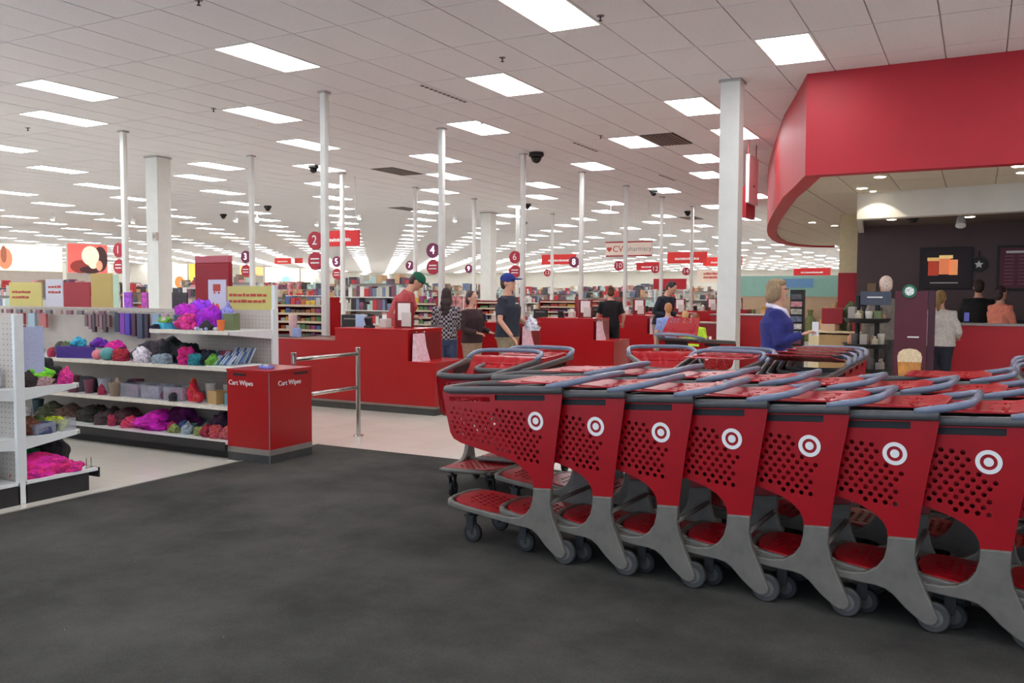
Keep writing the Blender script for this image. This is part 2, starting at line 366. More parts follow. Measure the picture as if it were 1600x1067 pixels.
# cafe ceiling under the bulkhead: tiles on a sheet
cpoly = inner+[(XR-.02, 29.0), (XR-.02, 11.66)]
cafe = struct(MB().prism(cpoly, 3.06, 3.10).build('ceiling_cafe', M['grid']))
def clip_rect(poly, x0, x1, y0, y1):
    def cl(ps, ins, cut):
        out = []
        for i in range(len(ps)):
            a, b = ps[i-1], ps[i]
            if ins(b):
                if not ins(a): out.append(cut(a, b))
                out.append(b)
            elif ins(a): out.append(cut(a, b))
        return out
    fx = lambda X: (lambda a, b: (X, a[1]+(b[1]-a[1])*(X-a[0])/(b[0]-a[0]))); fy = lambda Y: (lambda a, b: (a[0]+(b[0]-a[0])*(Y-a[1])/(b[1]-a[1]), Y))
    p = [(x0,y0),(x1,y0),(x1,y1),(x0,y1)]; res = list(poly)
    for ins, cut in [(lambda q: q[0] >= x0, fx(x0)), (lambda q: q[0] <= x1, fx(x1)), (lambda q: q[1] >= y0, fy(y0)), (lambda q: q[1] <= y1, fy(y1))]:
        if res: res = cl(res, ins, cut)
    return res
mb = MB(); cnt = 0
ctile = mat('cafe_ceiling_tile', (206, 196, 178), .9, var=.03, scale=20)
for i in range(-6, 18):
    for j in range(0, 16):
        x = -2.3+.61*i; y = 11.66+1.22*j
        p = clip_rect(cpoly, x+.006, x+.604, y+.006, y+1.214)
        if len(p) >= 3:
            if seen((x, y, 3.05)) and seen((x, y, 3.05))[0] < 1680 and j < 9 and i < 8:
                MB().prism(p, 3.045, 3.061).build('ceiling_tile', ctile, cafe)
            else: mb.prism(p, 3.045, 3.061)
stuff(mb.build('ceiling_tiles_beyond', ctile, cafe))
# white drop beam, brown cafe wall, end pier
struct(MB().prism([(-1.70,14.35),(XR,11.9),(XR,12.15),(-1.66,14.62)], 2.66, 3.05).build('wall_drop_beam', M['offw']))
struct(MB().prism([(-1.70,14.35),(-1.66,14.62),(-1.95,17.6),(-2.05,17.6)], 2.66, 3.05).build('wall_drop_beam_return', M['offw']))
struct(MB().prism([(-1.66,14.62),(XR,12.15),(XR,17.6),(-1.95,17.6)], 2.775, 2.83).build('ceiling_cafe_low', mat('cafe_low_ceiling', (120, 108, 100), .85, var=.04)))
struct(MB().box(-2.05, XR, 17.5, 17.7, 0, 3.045).build('wall_cafe', M['brown']))
struct(MB().box(-2.42, -2.06, 17.9, 18.3, 1.93, 3.045).build('wall_pier', M['cream']))
struct(MB().box(-2.43, -2.055, 17.89, 18.31, 0, 1.93).build('wall_pier_base', M['redwall']))
dl = mat('downlight_lens', (255, 240, 215), .4, var=0, emit=14)
for (x, y, z) in [(-1.35,16.0,2.775), (-.19,16.0,2.775), (1.2,15.8,2.775), (-1.55,13.6,3.045), (-1.2,12.4,3.045), (.35,12.1,3.045), (.42,12.75,3.045), (-3.2,19.5,3.045), (-2.9,20.6,3.045), (-2.6,21.8,3.045), (1.5,13,3.045)]:
    e = tag(empty('downlight', (x, y, z)), 'small round recessed downlight glowing in the cafe ceiling', 'downlight', 'recessed cafe downlights')
    MB().lathe([(.085, -.006), (.09, 0)], 18).build('ring', M['white'], e); MB().lathe([(.066, -.011), (.07, -.0065)], 18).build('lens', dl, e)
# narrow spot washing the left end of the drop beam
e = tag(empty('wall_wash_light', (-1.45, 14.05, 3.045)), 'small recessed spot washing the end of the white drop beam', 'downlight'); MB().lathe([(.05, -.006), (.055, 0)], 18).build('ring', M['white'], e); MB().lathe([(.036, -.012), (.04, -.0065)], 18).build('lens', dl, e)
sl = bpy.data.lights.new('wash', 'SPOT'); sl.energy = 14; sl.spot_size = 1.9; sl.color = (1, .9, .72); sl.shadow_soft_size = .03; so = bpy.data.objects.new('wash_lamp', sl); COL.objects.link(so); so.parent = e; so.location = (0, 0, -.02); so.rotation_euler = (.12, 0, 0)
# spotlight and speaker on the low ceiling
e = tag(empty('ceiling_spotlight', (-.3, 15.25, 2.775)), 'white track spotlight under the low cafe ceiling', 'spotlight')
MB().box(-.04, .04, -.04, .04, -.03, 0).build('mount', M['white'], e); MB().tube([(0,0,-.03),(0,0,-.1)], .012, 8).build('arm', M['white'], e); MB().cyl((0,-.03,-.14), (0,-.6,-1), .055, .14, 14, .075).build('head', M['white'], e, 40)
e = tag(empty('ceiling_speaker', (-1.0, 15.6, 2.775)), 'small black ceiling speaker by the cafe downlights', 'speaker'); MB().lathe([(.05, -.1), (.1, -.03), (.1, 0)], 16).build('body', M['dark'], e, 40)
# big white columns
def column(x, y, s, lab, name='column'):
    e = tag(empty(name, (x, y, 0)), lab, 'column'); MB().box(-s/2, s/2, -s/2, s/2, 0, CZ-.01, .006).build('shaft', M['pole'], e); MB().box(-s/2-.015, s/2+.015, -s/2-.015, s/2+.015, 0, .12).build('base_guard', M['strip'], e)
    MB().box(-s/2-.02, s/2+.02, -s/2-.02, s/2+.02, CZ-.035, CZ-.008).build('collar', M['grid'], e); return e
column(-2.9, 11.45, .25, 'broad white square column beside the red cafe bulkhead')
column(-14.87, 12.5, .34, 'broad cream square column behind the bargain shelves')
column(-14.8, 26.0, .4, 'far cream square column behind the checkout lanes')
# wall conduit box on the cream column
for (x, y, z0, z1, k) in [(-14.72, 12.30, 2.55, 2.85, 0)]:
    e = tag(empty('alarm_box', (x, y, z0)), 'small beige alarm box on the cream column', 'box'); MB().box(-.06, .06, -.05, .02, 0, .16, .004).build('case', M['peg'], e); MB().box(-.03, .03, -.055, -.05, .04, .12).build('face', M['strip'], e)
# slim white checkout poles with lane discs
disc_me = {}
def sign_disc(parent, x, y, z, txt, r, lit, small=False):
    c = mat('sign_red', (178, 18, 40), .4, var=.04) if not lit else mat('sign_purple', (120, 20, 70), .4, var=.04)
    d = MB().cyl((x, y, z), (0, 1, 0), r, .03, 24).build('lane_disc', c, parent, 40)
    if small:
        for q, ww in ((.03, .075), (-.025, .075)): MB().box(x-ww, x+ww, y-.02, y-.0155, z+q-.009, z+q+.009).build('lettering', M['text'], d)
    else: text(txt, r*1.5, M['textg'] if lit else M['text'], d, (x, y-.0175, z))
    MB().box(x+r*.9, x+.185, y-.01, y+.01, z-.015, z+.015).build('bracket', M['pole'], parent)
lane = 2
for row, X, ys in ((0, -8.0, [9.5, 12.47, 15.43, 18.3, 21.1, 23.95, 26.9]), (1, -13.0, [10.22, 13.2, 16.05, 19.0, 22.0, 24.7, 27.25])):
    for k, y in enumerate(ys):
        num = 2*(k+1) if row == 0 else 2*k+1; lit = num in (3, 4, 5, 7, 8, 9)
        e = tag(empty('lane_pole', (X, y, 0)), 'slim white floor to ceiling pole of checkout lane %s with round number sign' % NUM[num], 'pole', 'white lane poles')
        zb = .90 if row == 0 else 0
        MB().box(-.045, .045, -.045, .045, zb, CZ-.01, .012).build('shaft', M['pole'], e, 40)
        MB().box(-.06, .06, -.06, .06, zb, zb+.015).build('foot_plate', M['chrome'], e); MB().box(-.065, .065, -.065, .065, CZ-.03, CZ-.006).build('collar', M['grid'], e)
        sign_disc(e, -.175, 0, 2.228, str(num), .125, lit)
        if k < 3: sign_disc(e, -.17, 0, 1.945, '', .125, False, True)
# edge-on cafe blade sign hung beside the red bulkhead
e = tag(empty('blade_sign', (-3.72, 16.2, 3.15)), 'narrow edge-on white and red sign hung beside the red bulkhead', 'sign')
MB().box(-.03, .03, -.35, .35, 0, .85).build('white_panel', M['white'], e); MB().box(-.12, -.05, -.2, .5, -.25, .3).build('red_panel', M['redwall'], e)
for y in (-.3, .3): MB().tube([(0, y, .85), (0, y, CZ-3.155)], .012, 6).build('rod', M['dkred'], e)
MB().box(-.15, .05, -.02, .02, .3, .33).build('cross_arm', M['dkred'], e)
# ================================================================== shopping carts (local: +x nose, z up, origin under rear axle)
def hw(f, z): return .29-.1*f+.045*(z-.95) if z > .4 else .29-.1*f-.0247
side_out = [(-.012,.955),(.002,.86),(.03,.70),(.055,.53),(.07,.405),(.19,.395),(.195,.435),(.212,.468),(.25,.502),(.31,.53),(.39,.552),(.48,.568),(.60,.585),(.72,.605),(.775,.625),(.80,.66),(.82,.74),(.84,.83),(.855,.905)]
def slot(x0, x1, z0, z1, r=.012):
    return arc(x0+r, z0+r, r, 180, 270, 3)+arc(x1-r, z0+r, r, 270, 360, 3)+arc(x1-r, z1-r, r, 0, 90, 3)+arc(x0+r, z1-r, r, 90, 180, 3)
def circ(x, y, r, n=8, sx=1): return [(x+r*sx*math.cos(2*PI*k/n), y+r*math.sin(2*PI*k/n)) for k in range(n)]
holes = [[(.105, .905), (.455, .881), (.455, .913), (.105, .937)], [(.49, .868), (.80, .848), (.80, .878), (.49, .898)]]
LOGO = (.168, .787)
for r_ in range(-3, 16):
    for c_ in range(-14, 24):
        f = .118+.043*c_+.0215*(r_ % 2); z = .840-.0285*r_+.012*(f-.118)/.3
        if f < .112+.2*max(0, .80-z) or f > .815 or z > .838-.03*f or z < .55: continue
        if not inpoly((f, z), side_out) or edge_dist((f, z), side_out) < .03: continue
        if math.hypot(f-LOGO[0], z-LOGO[1]) < .066: continue
        holes.append(circ(f, z, .0112))
pv, pf = panel2d(side_out, holes, .0035)
def side_panel(s):
    return MB().add([(f, s*(hw(f, z)+t), z) for f, z, t in pv], pf).mesh('side_panel')
# nose panel in (y, z)
def nose_f(z): return .775+.08*(z-.62)/.29
nout = [(-.2,.91),(-.185,.66),(-.16,.615),(.16,.615),(.185,.66),(.2,.91)]
nholes = [circ(-.165+.041*c_+.0205*(r_ % 2), .85-.03*r_, .0115) for r_ in range(8) for c_ in range(9) if abs(-.165+.041*c_+.0205*(r_ % 2)) < .165]
nv, nf = panel2d(nout, nholes, .0035)
nose_me = MB().add([(nose_f(z)+t-.2*(y*y)*1.1, y*1.0, z) for y, z, t in nv], nf).mesh('nose_panel')
# basket floor
fl = MB(); fl.loft([[(f, -w, z), (f, w, z), (f, w, z+.008), (f, -w, z+.008)] for f, w, z in [(.20, .245, .50), (.31, .235, .535), (.48, .215, .572), (.72, .19, .607), (.79, .165, .625)]])
floor_me = fl.mesh('basket_floor')
# grey leg frame
leg_out = [(.07,.415),(.19,.405),(.193,.35),(.205,.30),(.235,.255),(.28,.225),(.34,.212),(.50,.215),(.68,.226),(.80,.238),(.825,.232),(.82,.212),(.78,.205),(.66,.194),(.45,.180),(.30,.170),(.235,.170),(.195,.163),(.16,.142),(.105,.09),(.045,.047),(.02,.036),(-.006,.037),(-.024,.052),(-.028,.074),(-.016,.10),(.022,.18),(.058,.26),(.074,.33)]
lv, lf = panel2d(leg_out, [], .012, .007)
def leg_frame(s): return MB().add([(f, s*(hw(f, .3)+t-.004), z) for f, z, t in lv], lf).mesh('leg_frame')
# lower tray
def tray_z(f): return .176+.062*(f-.15)/.65
tout = [(.17,-.245),(.30,-.225),(.74,-.185),(.80,-.14),(.825,-.06),(.825,.06),(.80,.14),(.74,.185),(.30,.225),(.17,.245)]
thol = []
for c_ in range(13):
    for r_ in range(9):
        f = .21+.044*c_; y = -.18+.045*r_+.0225*(c_ % 2)
        if abs(y) < hw(f, .3)-.075-(.05 if f > .72 else 0): thol.append([(f-.0175, y), (f, y-.0165), (f+.0175, y), (f, y+.0165)])
tv, tf = panel2d(tout, thol, .007)
tray_me = MB().add([(f, y, tray_z(f)+t) for f, y, t in tv], tf).mesh('tray')
tb = MB(); tb.tube([(.80, hw(.8, .3)-.01, .226), (.835, .15, .232), (.85, .07, .236), (.85, -.07, .236), (.835, -.15, .232), (.80, -hw(.8, .3)+.01, .226)], .017, 8); tray_bar_me = tb.mesh('tray_bar', True)
# rim and handle
def rimz(f): return .972-.06*f/.87
rp = [(f, hw(f, .95)+.004, rimz(f)) for f in (-.01, .1, .3, .5, .7, .78)]+[(.835, .195, rimz(.83)), (.868, .15, rimz(.86)), (.88, .07, rimz(.88))]
rp = rp+[(x, -y, z) for x, y, z in rp[::-1]]
rim_me = MB().tube(rp, .0165, 8, sz=1.35).mesh('rim', True)
hp = [(.09, .287, .985), (.02, .29, .998), (-.05, .288, 1.012), (-.10, .272, 1.024), (-.128, .235, 1.032), (-.138, .17, 1.036), (-.14, 0, 1.038)]
hp = hp+[(x, -y, z) for x, y, z in hp[-2::-1]]
handle_me = MB().tube(hp, [.014, .0185]+[.0175]*(len(hp)-4)+[.0185, .014], 10).mesh('handle', True)
br = []
# emblem: ring and dot on each flank
ring_v, ring_f = panel2d(circ(0, 0, .052, 28), [circ(0, 0, .034, 28)], .0016); dot_v, dot_f = panel2d(circ(0, 0, .0195, 20), [], .0016)
def emblem(s):
    mb = MB()
    for vv, ff in ((ring_v, ring_f), (dot_v, dot_f)):
        mb.add([(LOGO[0]+x, s*(hw(LOGO[0]+x, LOGO[1]+z)+.005+t), LOGO[1]+z) for x, z, t in vv], ff)
    return mb.mesh('emblem')
# rear gate, hinge at origin, lying forward (+x)
gv = []; gf = []; NX, NY = 16, 20
def gate_surface():
    top = []
    for i in range(NX+1):
        for j in range(NY+1):
            f = .47*i/NX; y = (-1+2*j/NY)*(.262-.1*f*.9)
            z = -.012-.022*i/NX+.012*math.exp(-((f-.05)/.03)**2)+.006*math.cos(y*50)*math.exp(-((f-.12)/.1)**2)
            top.append((f, y, z))
    return top
gt = gate_surface(); mb = MB(); idx = lambda i, j: i*(NY+1)+j
n0 = len(gt); allv = gt+[(x, y, z-.006) for x, y, z in gt]; faces = []
hole = lambda i, j: (4 <= i <= 14 and i % 2 == 0 and j % 2 == 1 and 1 < j < NY-1)
for i in range(NX):
    for j in range(NY):
        if hole(i, j): continue
        faces.append((idx(i,j), idx(i+1,j), idx(i+1,j+1), idx(i,j+1))); faces.append((n0+idx(i,j), n0+idx(i,j+1), n0+idx(i+1,j+1), n0+idx(i+1,j)))
        for (a, b, di, dj) in (((i,j),(i,j+1),-1,0), ((i+1,j+1),(i+1,j),1,0), ((i,j),(i+1,j),0,-1), ((i+1,j+1),(i,j+1),0,1)):
            ii, jj = i+di, j+dj
            if ii < 0 or jj < 0 or ii >= NX or jj >= NY or hole(ii, jj): faces.append((idx(*a), idx(*b), n0+idx(*b), n0+idx(*a)))
gate_me = MB().add(allv, faces).mesh('rear_gate', 40)
sb = MB(); sb.box(.10, .33, -.19, .19, -.004, .006, .003); sb.box(.12, .135, -.17, .17, .006, .012); seat_me = sb.mesh('seat_flap')
# wheels
def wheel_mesh(r, w):
    return MB().loft([[(a*math.cos(2*PI*k/22), y, a*math.sin(2*PI*k/22)) for k in range(22)] for a, y in [(r*.62, -w/2), (r*.92, -w/2), (r, -w*.3), (r, w*.3), (r*.92, w/2), (r*.62, w/2)]]).mesh('wheel', 35)
def hub_mesh(r, w):
    return MB().loft([[(a*math.cos(2*PI*k/16), y, a*math.sin(2*PI*k/16)) for k in range(16)] for a, y in [(r*.12, -w/2-.012), (r*.15, -w/2-.004), (r*.6, -w/2-.001), (r*.6, w/2+.001), (r*.15, w/2+.004), (r*.12, w/2+.012)]]).mesh('hub', 35)
wr_me, hr_me, wf_me, hf_me = wheel_mesh(.068, .032), hub_mesh(.068, .032), wheel_mesh(.06, .028), hub_mesh(.06, .028)
fk = MB(); fk.box(-.012, .035, -.022, -.016, .03, .12); fk.box(-.012, .035, .016, .022, .03, .12); fk.box(-.02, .05, -.024, .024, .115, .125); fk.cyl((.02, 0, .145), (0, 0, 1), .014, .045, 10); fork_me = fk.mesh('fork')
cart0 = tag(empty('shopping_cart'), 'x', 'shopping cart', 'red shopping carts')
for s in (-1, 1):
    obj('side_panel', side_panel(s), M['red'], cart0); obj('leg_frame', leg_frame(s), M['grey'], cart0)
    e_ = obj('emblem', emblem(s), M['text'], cart0); e_['label'] = 'white ring and dot emblem'
    wy = .243
    wo = obj('wheel', wr_me, M['wheel'], cart0, (-.006, s*wy, .068)); obj('hub', hr_me, M['hub'], wo)
    fx = .665; fy = hw(fx, .3)-.045
    ck = obj('caster_fork', fork_me, M['dark'], cart0, (fx, s*fy, .04)); wo = obj('wheel', wf_me, M['black'], ck, (0, 0, .02)); obj('hub', hf_me, M['wheel'], wo); 
    MB().loft([[(f, s*(hw(f, .9)-d), z) for d, z in ((.006, a), (.009, a), (.009, b), (.006, b))] for f, a, b in ((.095, .895, .945), (.47, .87, .922))]).build('slot_shade', M['black'], cart0)  # black sheet standing in for the shade inside the rim slot
obj('nose_panel', nose_me, M['red'], cart0); obj('basket_floor', floor_me, M['red'], cart0); obj('tray', tray_me, M['red'], cart0); obj('tray_bar', tray_bar_me, M['grey'], cart0)
obj('rim', rim_me, mat('rim_grey', (82, 80, 80), .4, var=.1), cart0); obj('handle', handle_me, M['hgrey'], cart0)
MB().tube([(.085, -.26, .33), (.085, .26, .33)], .014, 8).build('cross_bar', M['grey'], cart0, True)
MB().tube([(.22, -.245, .205), (.22, .245, .205)], .012, 8).build('cross_bar', M['grey'], cart0, True)
g_ = obj('rear_gate', gate_me, M['redg'], cart0, (-.015, 0, 1.012)); obj('seat_flap', seat_me, M['redg'], g_, (0, 0, -.026))
carts = []
def cart(x, y, rz, label, gate=0, gs=1):
    c = cart0 if not carts else copy_tree(cart0)
    carts.append(c); c.location = (x, y, .006); c.rotation_euler = (0, 0, rz); c['label'] = label
    for ch in c.children:
        if ch.name.startswith('rear_gate'): ch.rotation_euler = (0, gate, 0); ch.scale = (gs, 1, 1)
    return c
for k in range(9):
    lab = 'leading red shopping cart of the near nested row, open nose free' if k == 0 else 'red shopping cart, %s from the free-nosed leader of the near nested row' % ORD[k]
    cart(-1.985+.37*k, 4.607-.021*k, PI-.057, lab, -.02)
for k in range(8):
    lab = 'leading red cart of the second nested row, right behind the near row' if k == 0 else 'red shopping cart, %s in the second nested row behind the emblem row' % ORD[k]
    cart(-2.10+.37*k, 5.395-.021*k, PI-.057, lab, -.02)
cart(.06, 6.13, PI-.03, 'red shopping cart alone behind the second nested row, towards the cafe half wall', -.05)
cart(-3.33, 6.12, -PI/2+.14, 'red shopping cart turned nose out with its rear gate raised', .42)
cart(-3.28, 6.62, -PI/2+.10, 'red shopping cart pushed into the back of the nose-out cart', -.02)
cart(-2.42, 7.3, -PI/2+.45, 'red shopping cart with pink folded child seat standing alone', .5)
for k in range(2): cart(-1.78, 7.0+.37*k, -PI/2, 'red shopping cart, %s of the crosswise pair beside the lone cart' % ORD[k], -.08)
for k in range(4): cart(-1.13, 6.85+.37*k, -PI/2, 'red shopping cart, %s in the crosswise stack nearest the woman in blue' % ORD[k], -.2)
for k in range(3): cart(.52, 6.75+.37*k, -PI/2, 'red shopping cart, %s in the crosswise stack below the red half wall' % ORD[k], -.22)
cart(-3.08, 9.9, PI/2-.35, 'red shopping cart with its child seat raised behind the lone cart', -1.25, .5)
# ================================================================== cart wipe station, rails, gondolas
e = tag(empty('wipe_station', (-5.69, 5.98, 0)), 'red laminate cart wipes cabinet at the carpet corner', 'cabinet')
MB().box(-.25, .25, -.275, .275, 0, .075).build('toe_kick', M['kick'], e); MB().box(-.252, .252, -.277, .277, .075, .125).build('base_strip', M['strip'], e)
MB().box(-.25, .25, -.275, .275, .125, .80).build('body', M['redlam'], e)
MB().box(-.256, .256, -.281, .281, .80, .822, .004).build('top', M['redlam'], e)
for s in (-.1, .13): MB().box(s-.075, s+.075, -.279, -.2755, .765, .785).build('slot', M['black'], e) if s < 0 else MB().box(.2505, .254, s-.09, s+.09, .765, .785).build('slot', M['black'], e)
MB().box(.2475, .2535, -.2785, -.2725, 0, .80).build('corner_trim', M['strip'], e)
text('Cart Wipes', .062, M['text'], e, (-.08, -.279, .70), (PI/2, 0, 0)); text('Cart Wipes', .062, M['text'], e, (.254, -.02, .70), (PI/2, 0, PI/2))
e = tag(empty('wipes_pack', (-5.62, 5.86, .822)), 'small blue wipes pack on top of the red cabinet', 'pack'); MB().box(-.06, .06, -.04, .04, 0, .03, .008).build('pouch', M['pack'], e, 40, color=(120, 130, 200)); MB().box(-.02, .02, -.012, .012, .03, .036).build('lid', M['white'], e)
# chrome rail between posts
e = tag(empty('barrier_rail', (-5.738, 6.35, 0)), 'chrome two-bar barrier rail on steel posts behind the cabinet', 'barrier')
for y in (0, .975):
    p = MB().cyl((0, y, .46), (0, 0, 1), .024, .92, 14).build('post', M['chrome'], e, 40); MB().lathe([(.055, 0), (.055, .008), (.026, .016)], 16, (0, y, 0)).build('flange', M['chrome'], p, 40); MB().lathe([(.026, .905), (.027, .93), (.02, .936)], 14, (0, y, 0)).build('cap', M['chrome'], p, 40)
for z in (.868, .515): MB().tube([(0, 0, z), (0, .975, z)], .019, 12).build('bar', M['chrome'], e, True)

def gondola(name, label, x0, x1, yc, sides, shelves, base_d=.5, shelf_d=.44):
    """double sided store gondola along x; x1 is the visible end"""
    e = tag(empty(name, (x1, yc, 0)), label, 'shelf unit'); Lx = x1-x0
    MB().box(-Lx, -.02, -.02, .02, .15, 1.335).build('back_panel', M['peg'], e)
    MB().box(-.03, .0, -.035, .035, .0, 1.345, .004).build('upright', M['white'], e)
    dots = MB()
    for i in range(22):
        for j in range(30):
            for s in (-1, 1): dots.box(-.06-.045*i, -.054-.045*i, s*.0206-.0006, s*.0206+.0006, .2+.037*j, .206+.037*j)
    stuff(dots.build('peg_holes', M['dark'], e))
    for s in sides:
        ys = sorted((s*.02, s*(base_d+.1))); b0 = sorted((s*.02, s*(base_d+.02)))
        MB().box(-Lx, 0, b0[0], b0[1], 0, .135).build('plinth', M['dark'], e)
        MB().box(-Lx, .0, *ys, .135, .16, .003).build('base_deck', M['white'], e)
        MB().box(-Lx, .004, *sorted((s*(base_d+.1), s*(base_d+.112))), .085, .16).build('kick_plate', M['dark'], e)
        for z, l0 in shelves:
            yy = sorted((s*.02, s*(.02+shelf_d))); sh = MB().box(-l0, -.02, *yy, z-.012, z, .002).build('shelf', M['white'], e)
            MB().box(-l0, -.02, *sorted((s*(.02+shelf_d), s*(.028+shelf_d))), z-.032, z+.004).build('price_rail', mat('price_rail', (226, 216, 200), .4, var=.1, scale=30), sh)
            MB().loft([[(-.024, s*.02, z-.09), (-.024, s*.02, z-.012), (-.02, s*.02, z-.012), (-.02, s*.02, z-.09)], [(-.024, s*(.01+shelf_d), z-.034), (-.024, s*(.01+shelf_d), z-.012), (-.02, s*(.01+shelf_d), z-.012), (-.02, s*(.01+shelf_d), z-.034)]]).build('bracket', M['white'], sh)
    return e
gondola('clearance_gondola', 'white pegboard bargain shelf unit cut by the picture edge, pink cloth on its base', -10.5, -5.93, 3.78, (-1, 1), [(.82, 4.2), (.47, 4.2)])
gondola('bargain_gondola', 'long white bargain shelf unit of toys ending at the red wipes cabinet', -11.0, -5.94, 6.33, (-1,), [(1.15, 1.05), (.82, 4.9), (.465, 4.9)], .56, .56)

# ---- soft goods and small merchandise
def blobmesh(seed, flat=.5, rough=.25, sub=4):
    bm = bmesh.new(); bmesh.ops.create_icosphere(bm, subdivisions=sub, radius=1)
    for v in bm.verts:
        n = noise.fractal(v.co*1.3+Vector((seed*7.1, seed*3.3, seed)), 1, 2, 3); k = 1+rough*n+.10*noise.fractal(v.co*4.2+Vector((seed*2.1, seed, 5)), 1, 2, 3)
        v.co *= k; v.co.z = max(v.co.z*1.0, -.35)+.35
    zs = max(v.co.z for v in bm.verts)
    for v in bm.verts: v.co.z /= zs; v.co.x *= .5; v.co.y *= .5
    me = bpy.data.meshes.new('heap'); bm.to_mesh(me); bm.free(); shade(me); return me
HEAPS = [blobmesh(i, rough=.28+.12*(i % 3)) for i in range(8)]
for h in HEAPS: h.materials.append(M['soft'])
BALL = MB().ell((0, 0, .5), (.5, .5, .5), 18, 12).mesh('ball', True); BALL.materials.append(M['pack'])
CARTON = MB().box(-.5, .5, -.5, .5, 0, 1, .03).mesh('carton'); CARTON.materials.append(M['pack'])
CUP = MB().lathe([(.36, 0), (.38, .02), (.5, .97), (.47, 1), (.42, .95), (.34, .1)], 16).mesh('cup', 40); CUP.materials.append(M['pack'])
BOTTLE = MB().lathe([(.4, 0), (.5, .04), (.5, .6), (.38, .72), (.2, .8), (.2, .92), (.25, .93), (.25, 1)], 12).mesh('bottle', 40); BOTTLE.materials.append(M['pack'])
bn = MB()
for a in [(-.5,.5,-.5,.5,0,.03), (-.5,.5,-.5,-.47,.03,1), (-.5,.5,.47,.5,.03,1), (-.5,-.47,-.47,.47,.03,1), (.47,.5,-.47,.47,.03,1)]: bn.box(*a)
BIN = bn.mesh('clear_bin'); BIN.materials.append(M['clear'])
CARD = MB().box(-.5, .5, -.5, .5, -1, 0).mesh('hang_card'); CARD.materials.append(M['pack'])
SH = dict(heap=None, ball=BALL, box=CARTON, cup=CUP, bottle=BOTTLE, bin=BIN, card=CARD)
def item(kind, x, y, z, sx, sy, sz, col, label, cat, name, group=None, rz=None):
    me = HEAPS[R.randrange(8)] if kind == 'heap' else SH[kind]
    o = bpy.data.objects.new(name, me); COL.objects.link(o); o.location = (x, y, z); o.scale = (sx, sy, sz); o.rotation_euler = (0, 0, R.uniform(-.3, .3) if rz is None else rz); o.color = (*lin(col), 1)
    PLACED.append((x, y, z, sx/2, sy/2, sz)); return tag(o, label, cat, group)
PLACED = []
def clear_spot(x, y, z, r, h): return not any(abs(x-a) < r+p*.75 and abs(y-b) < r+q*.75 and z < c+k and c < z+h for a, b, c, p, q, k in PLACED)
Z0, Z1, Z2, Z3 = .16, .465, .82, 1.15
g = 'goods on the bargain shelf unit'
# --- long bargain unit: base deck
Y = 5.98
item('heap', -7.15, Y-.05, Z0, .42, .36, .20, (226, 30, 190), 'bright magenta cloth bundle on the base deck of the bargain shelves', 'clothing', 'cloth_bundle')
item('heap', -7.43, Y-.1, Z0, .16, .2, .12, (226, 70, 110), 'small coral pink cloth beside the bright magenta bundle', 'clothing', 'cloth_bundle')
item('heap', -7.0, Y+.12, Z0, .5, .25, .24, (100, 16, 90), 'dark plum cloth pile behind the bright magenta bundle', 'clothing', 'cloth_bundle')
for k, (x, c, s) in enumerate([(-7.85, (70, 52, 56), .3), (-7.65, (92, 60, 66), .28), (-8.15, (60, 56, 50), .3), (-8.45, (96, 70, 62), .3), (-8.8, (80, 84, 60), .3)]):
    item('heap', x, Y+R.uniform(-.06, .1), Z0, s, .3, .17, c, 'dull brown cloth pile on the base deck of the bargain shelves', 'clothing', 'cloth_pile', g)
for k in range(8):
    item('heap', -6.78+.055*k, 5.84+.07*(k % 3), Z0, .11, .1, .09+.03*(k % 2), [(150, 160, 90), (60, 90, 140), (90, 130, 120), (170, 180, 190), (50, 70, 70), (100, 130, 110)][k % 6], 'small mottled green and blue toy in the base bin', 'toy', 'small_toy', g)
for x, c in [(-6.33, (184, 54, 66)), (-6.2, (196, 70, 74)), (-6.06, (190, 84, 80))]:
    o = item('heap', x, 5.82, Z0, .13, .14, .13, c, 'red patterned rolled cloth at the cabinet end of the base deck', 'clothing', 'rolled_cloth', g)
item('heap', -6.32, 6.0, Z0, .2, .2, .26, (70, 44, 70), 'dark plush toy behind the red patterned rolls', 'toy', 'plush_toy')
item('ball', -6.03, 6.02, Z0, .24, .24, .24, (214, 110, 80), 'multicoloured orange play ball on the base deck', 'ball', 'play_ball')
item('heap', -6.17, 6.06, Z0, .2, .18, .22, (60, 150, 165), 'teal plush bundle next to the orange play ball', 'toy', 'plush_toy')
# middle shelf
for x, w, c, kind, lab, nm in [(-8.3, .16, (120, 120, 130), 'box', 'grey toy box on the middle shelf', 'toy_box'), (-8.1, .15, (40, 40, 46), 'heap', 'black toy bundle on the middle shelf', 'toy_bundle'), (-7.75, .1, (214, 190, 170), 'bottle', 'cream and tan bottle on the middle shelf', 'bottle'), (-7.62, .16, (70, 84, 120), 'heap', 'blue cloth toy on the middle shelf', 'cloth_toy'), (-7.95, .14, (190, 190, 200), 'cup', 'pale cup among toys on the middle shelf', 'cup')]:
    item(kind, x, 5.97, Z1, w, w, .15 if kind != 'bottle' else .17, c, lab, 'toy', nm)
for x, c, lab in [(-7.42, (130, 60, 120), 'purple'), (-7.12, (160, 144, 180), 'lilac'), (-6.8, (170, 40, 110), 'magenta')]:
    item('bin', x, 5.95, Z1, .26, .22, .13, (255, 255, 255), 'clear plastic bin holding %s items' % lab, 'bin', 'clear_bin', rz=0)
    for k in range(3): item('heap', x-.07+.07*k, 5.95, Z1+.006, .1, .17, .11, c, '%s item inside its clear bin' % lab, 'toy', 'small_toy', lab+' bin goods')
item('heap', -6.62, 5.93, Z1, .1, .1, .22, (226, 36, 46), 'tall red rubber toy on the middle shelf', 'toy', 'rubber_toy'); item('ball', -6.47, 5.86, Z1, .11, .11, .1, (200, 30, 50), 'round red toy ball beside the tall red toy', 'ball', 'toy_ball')
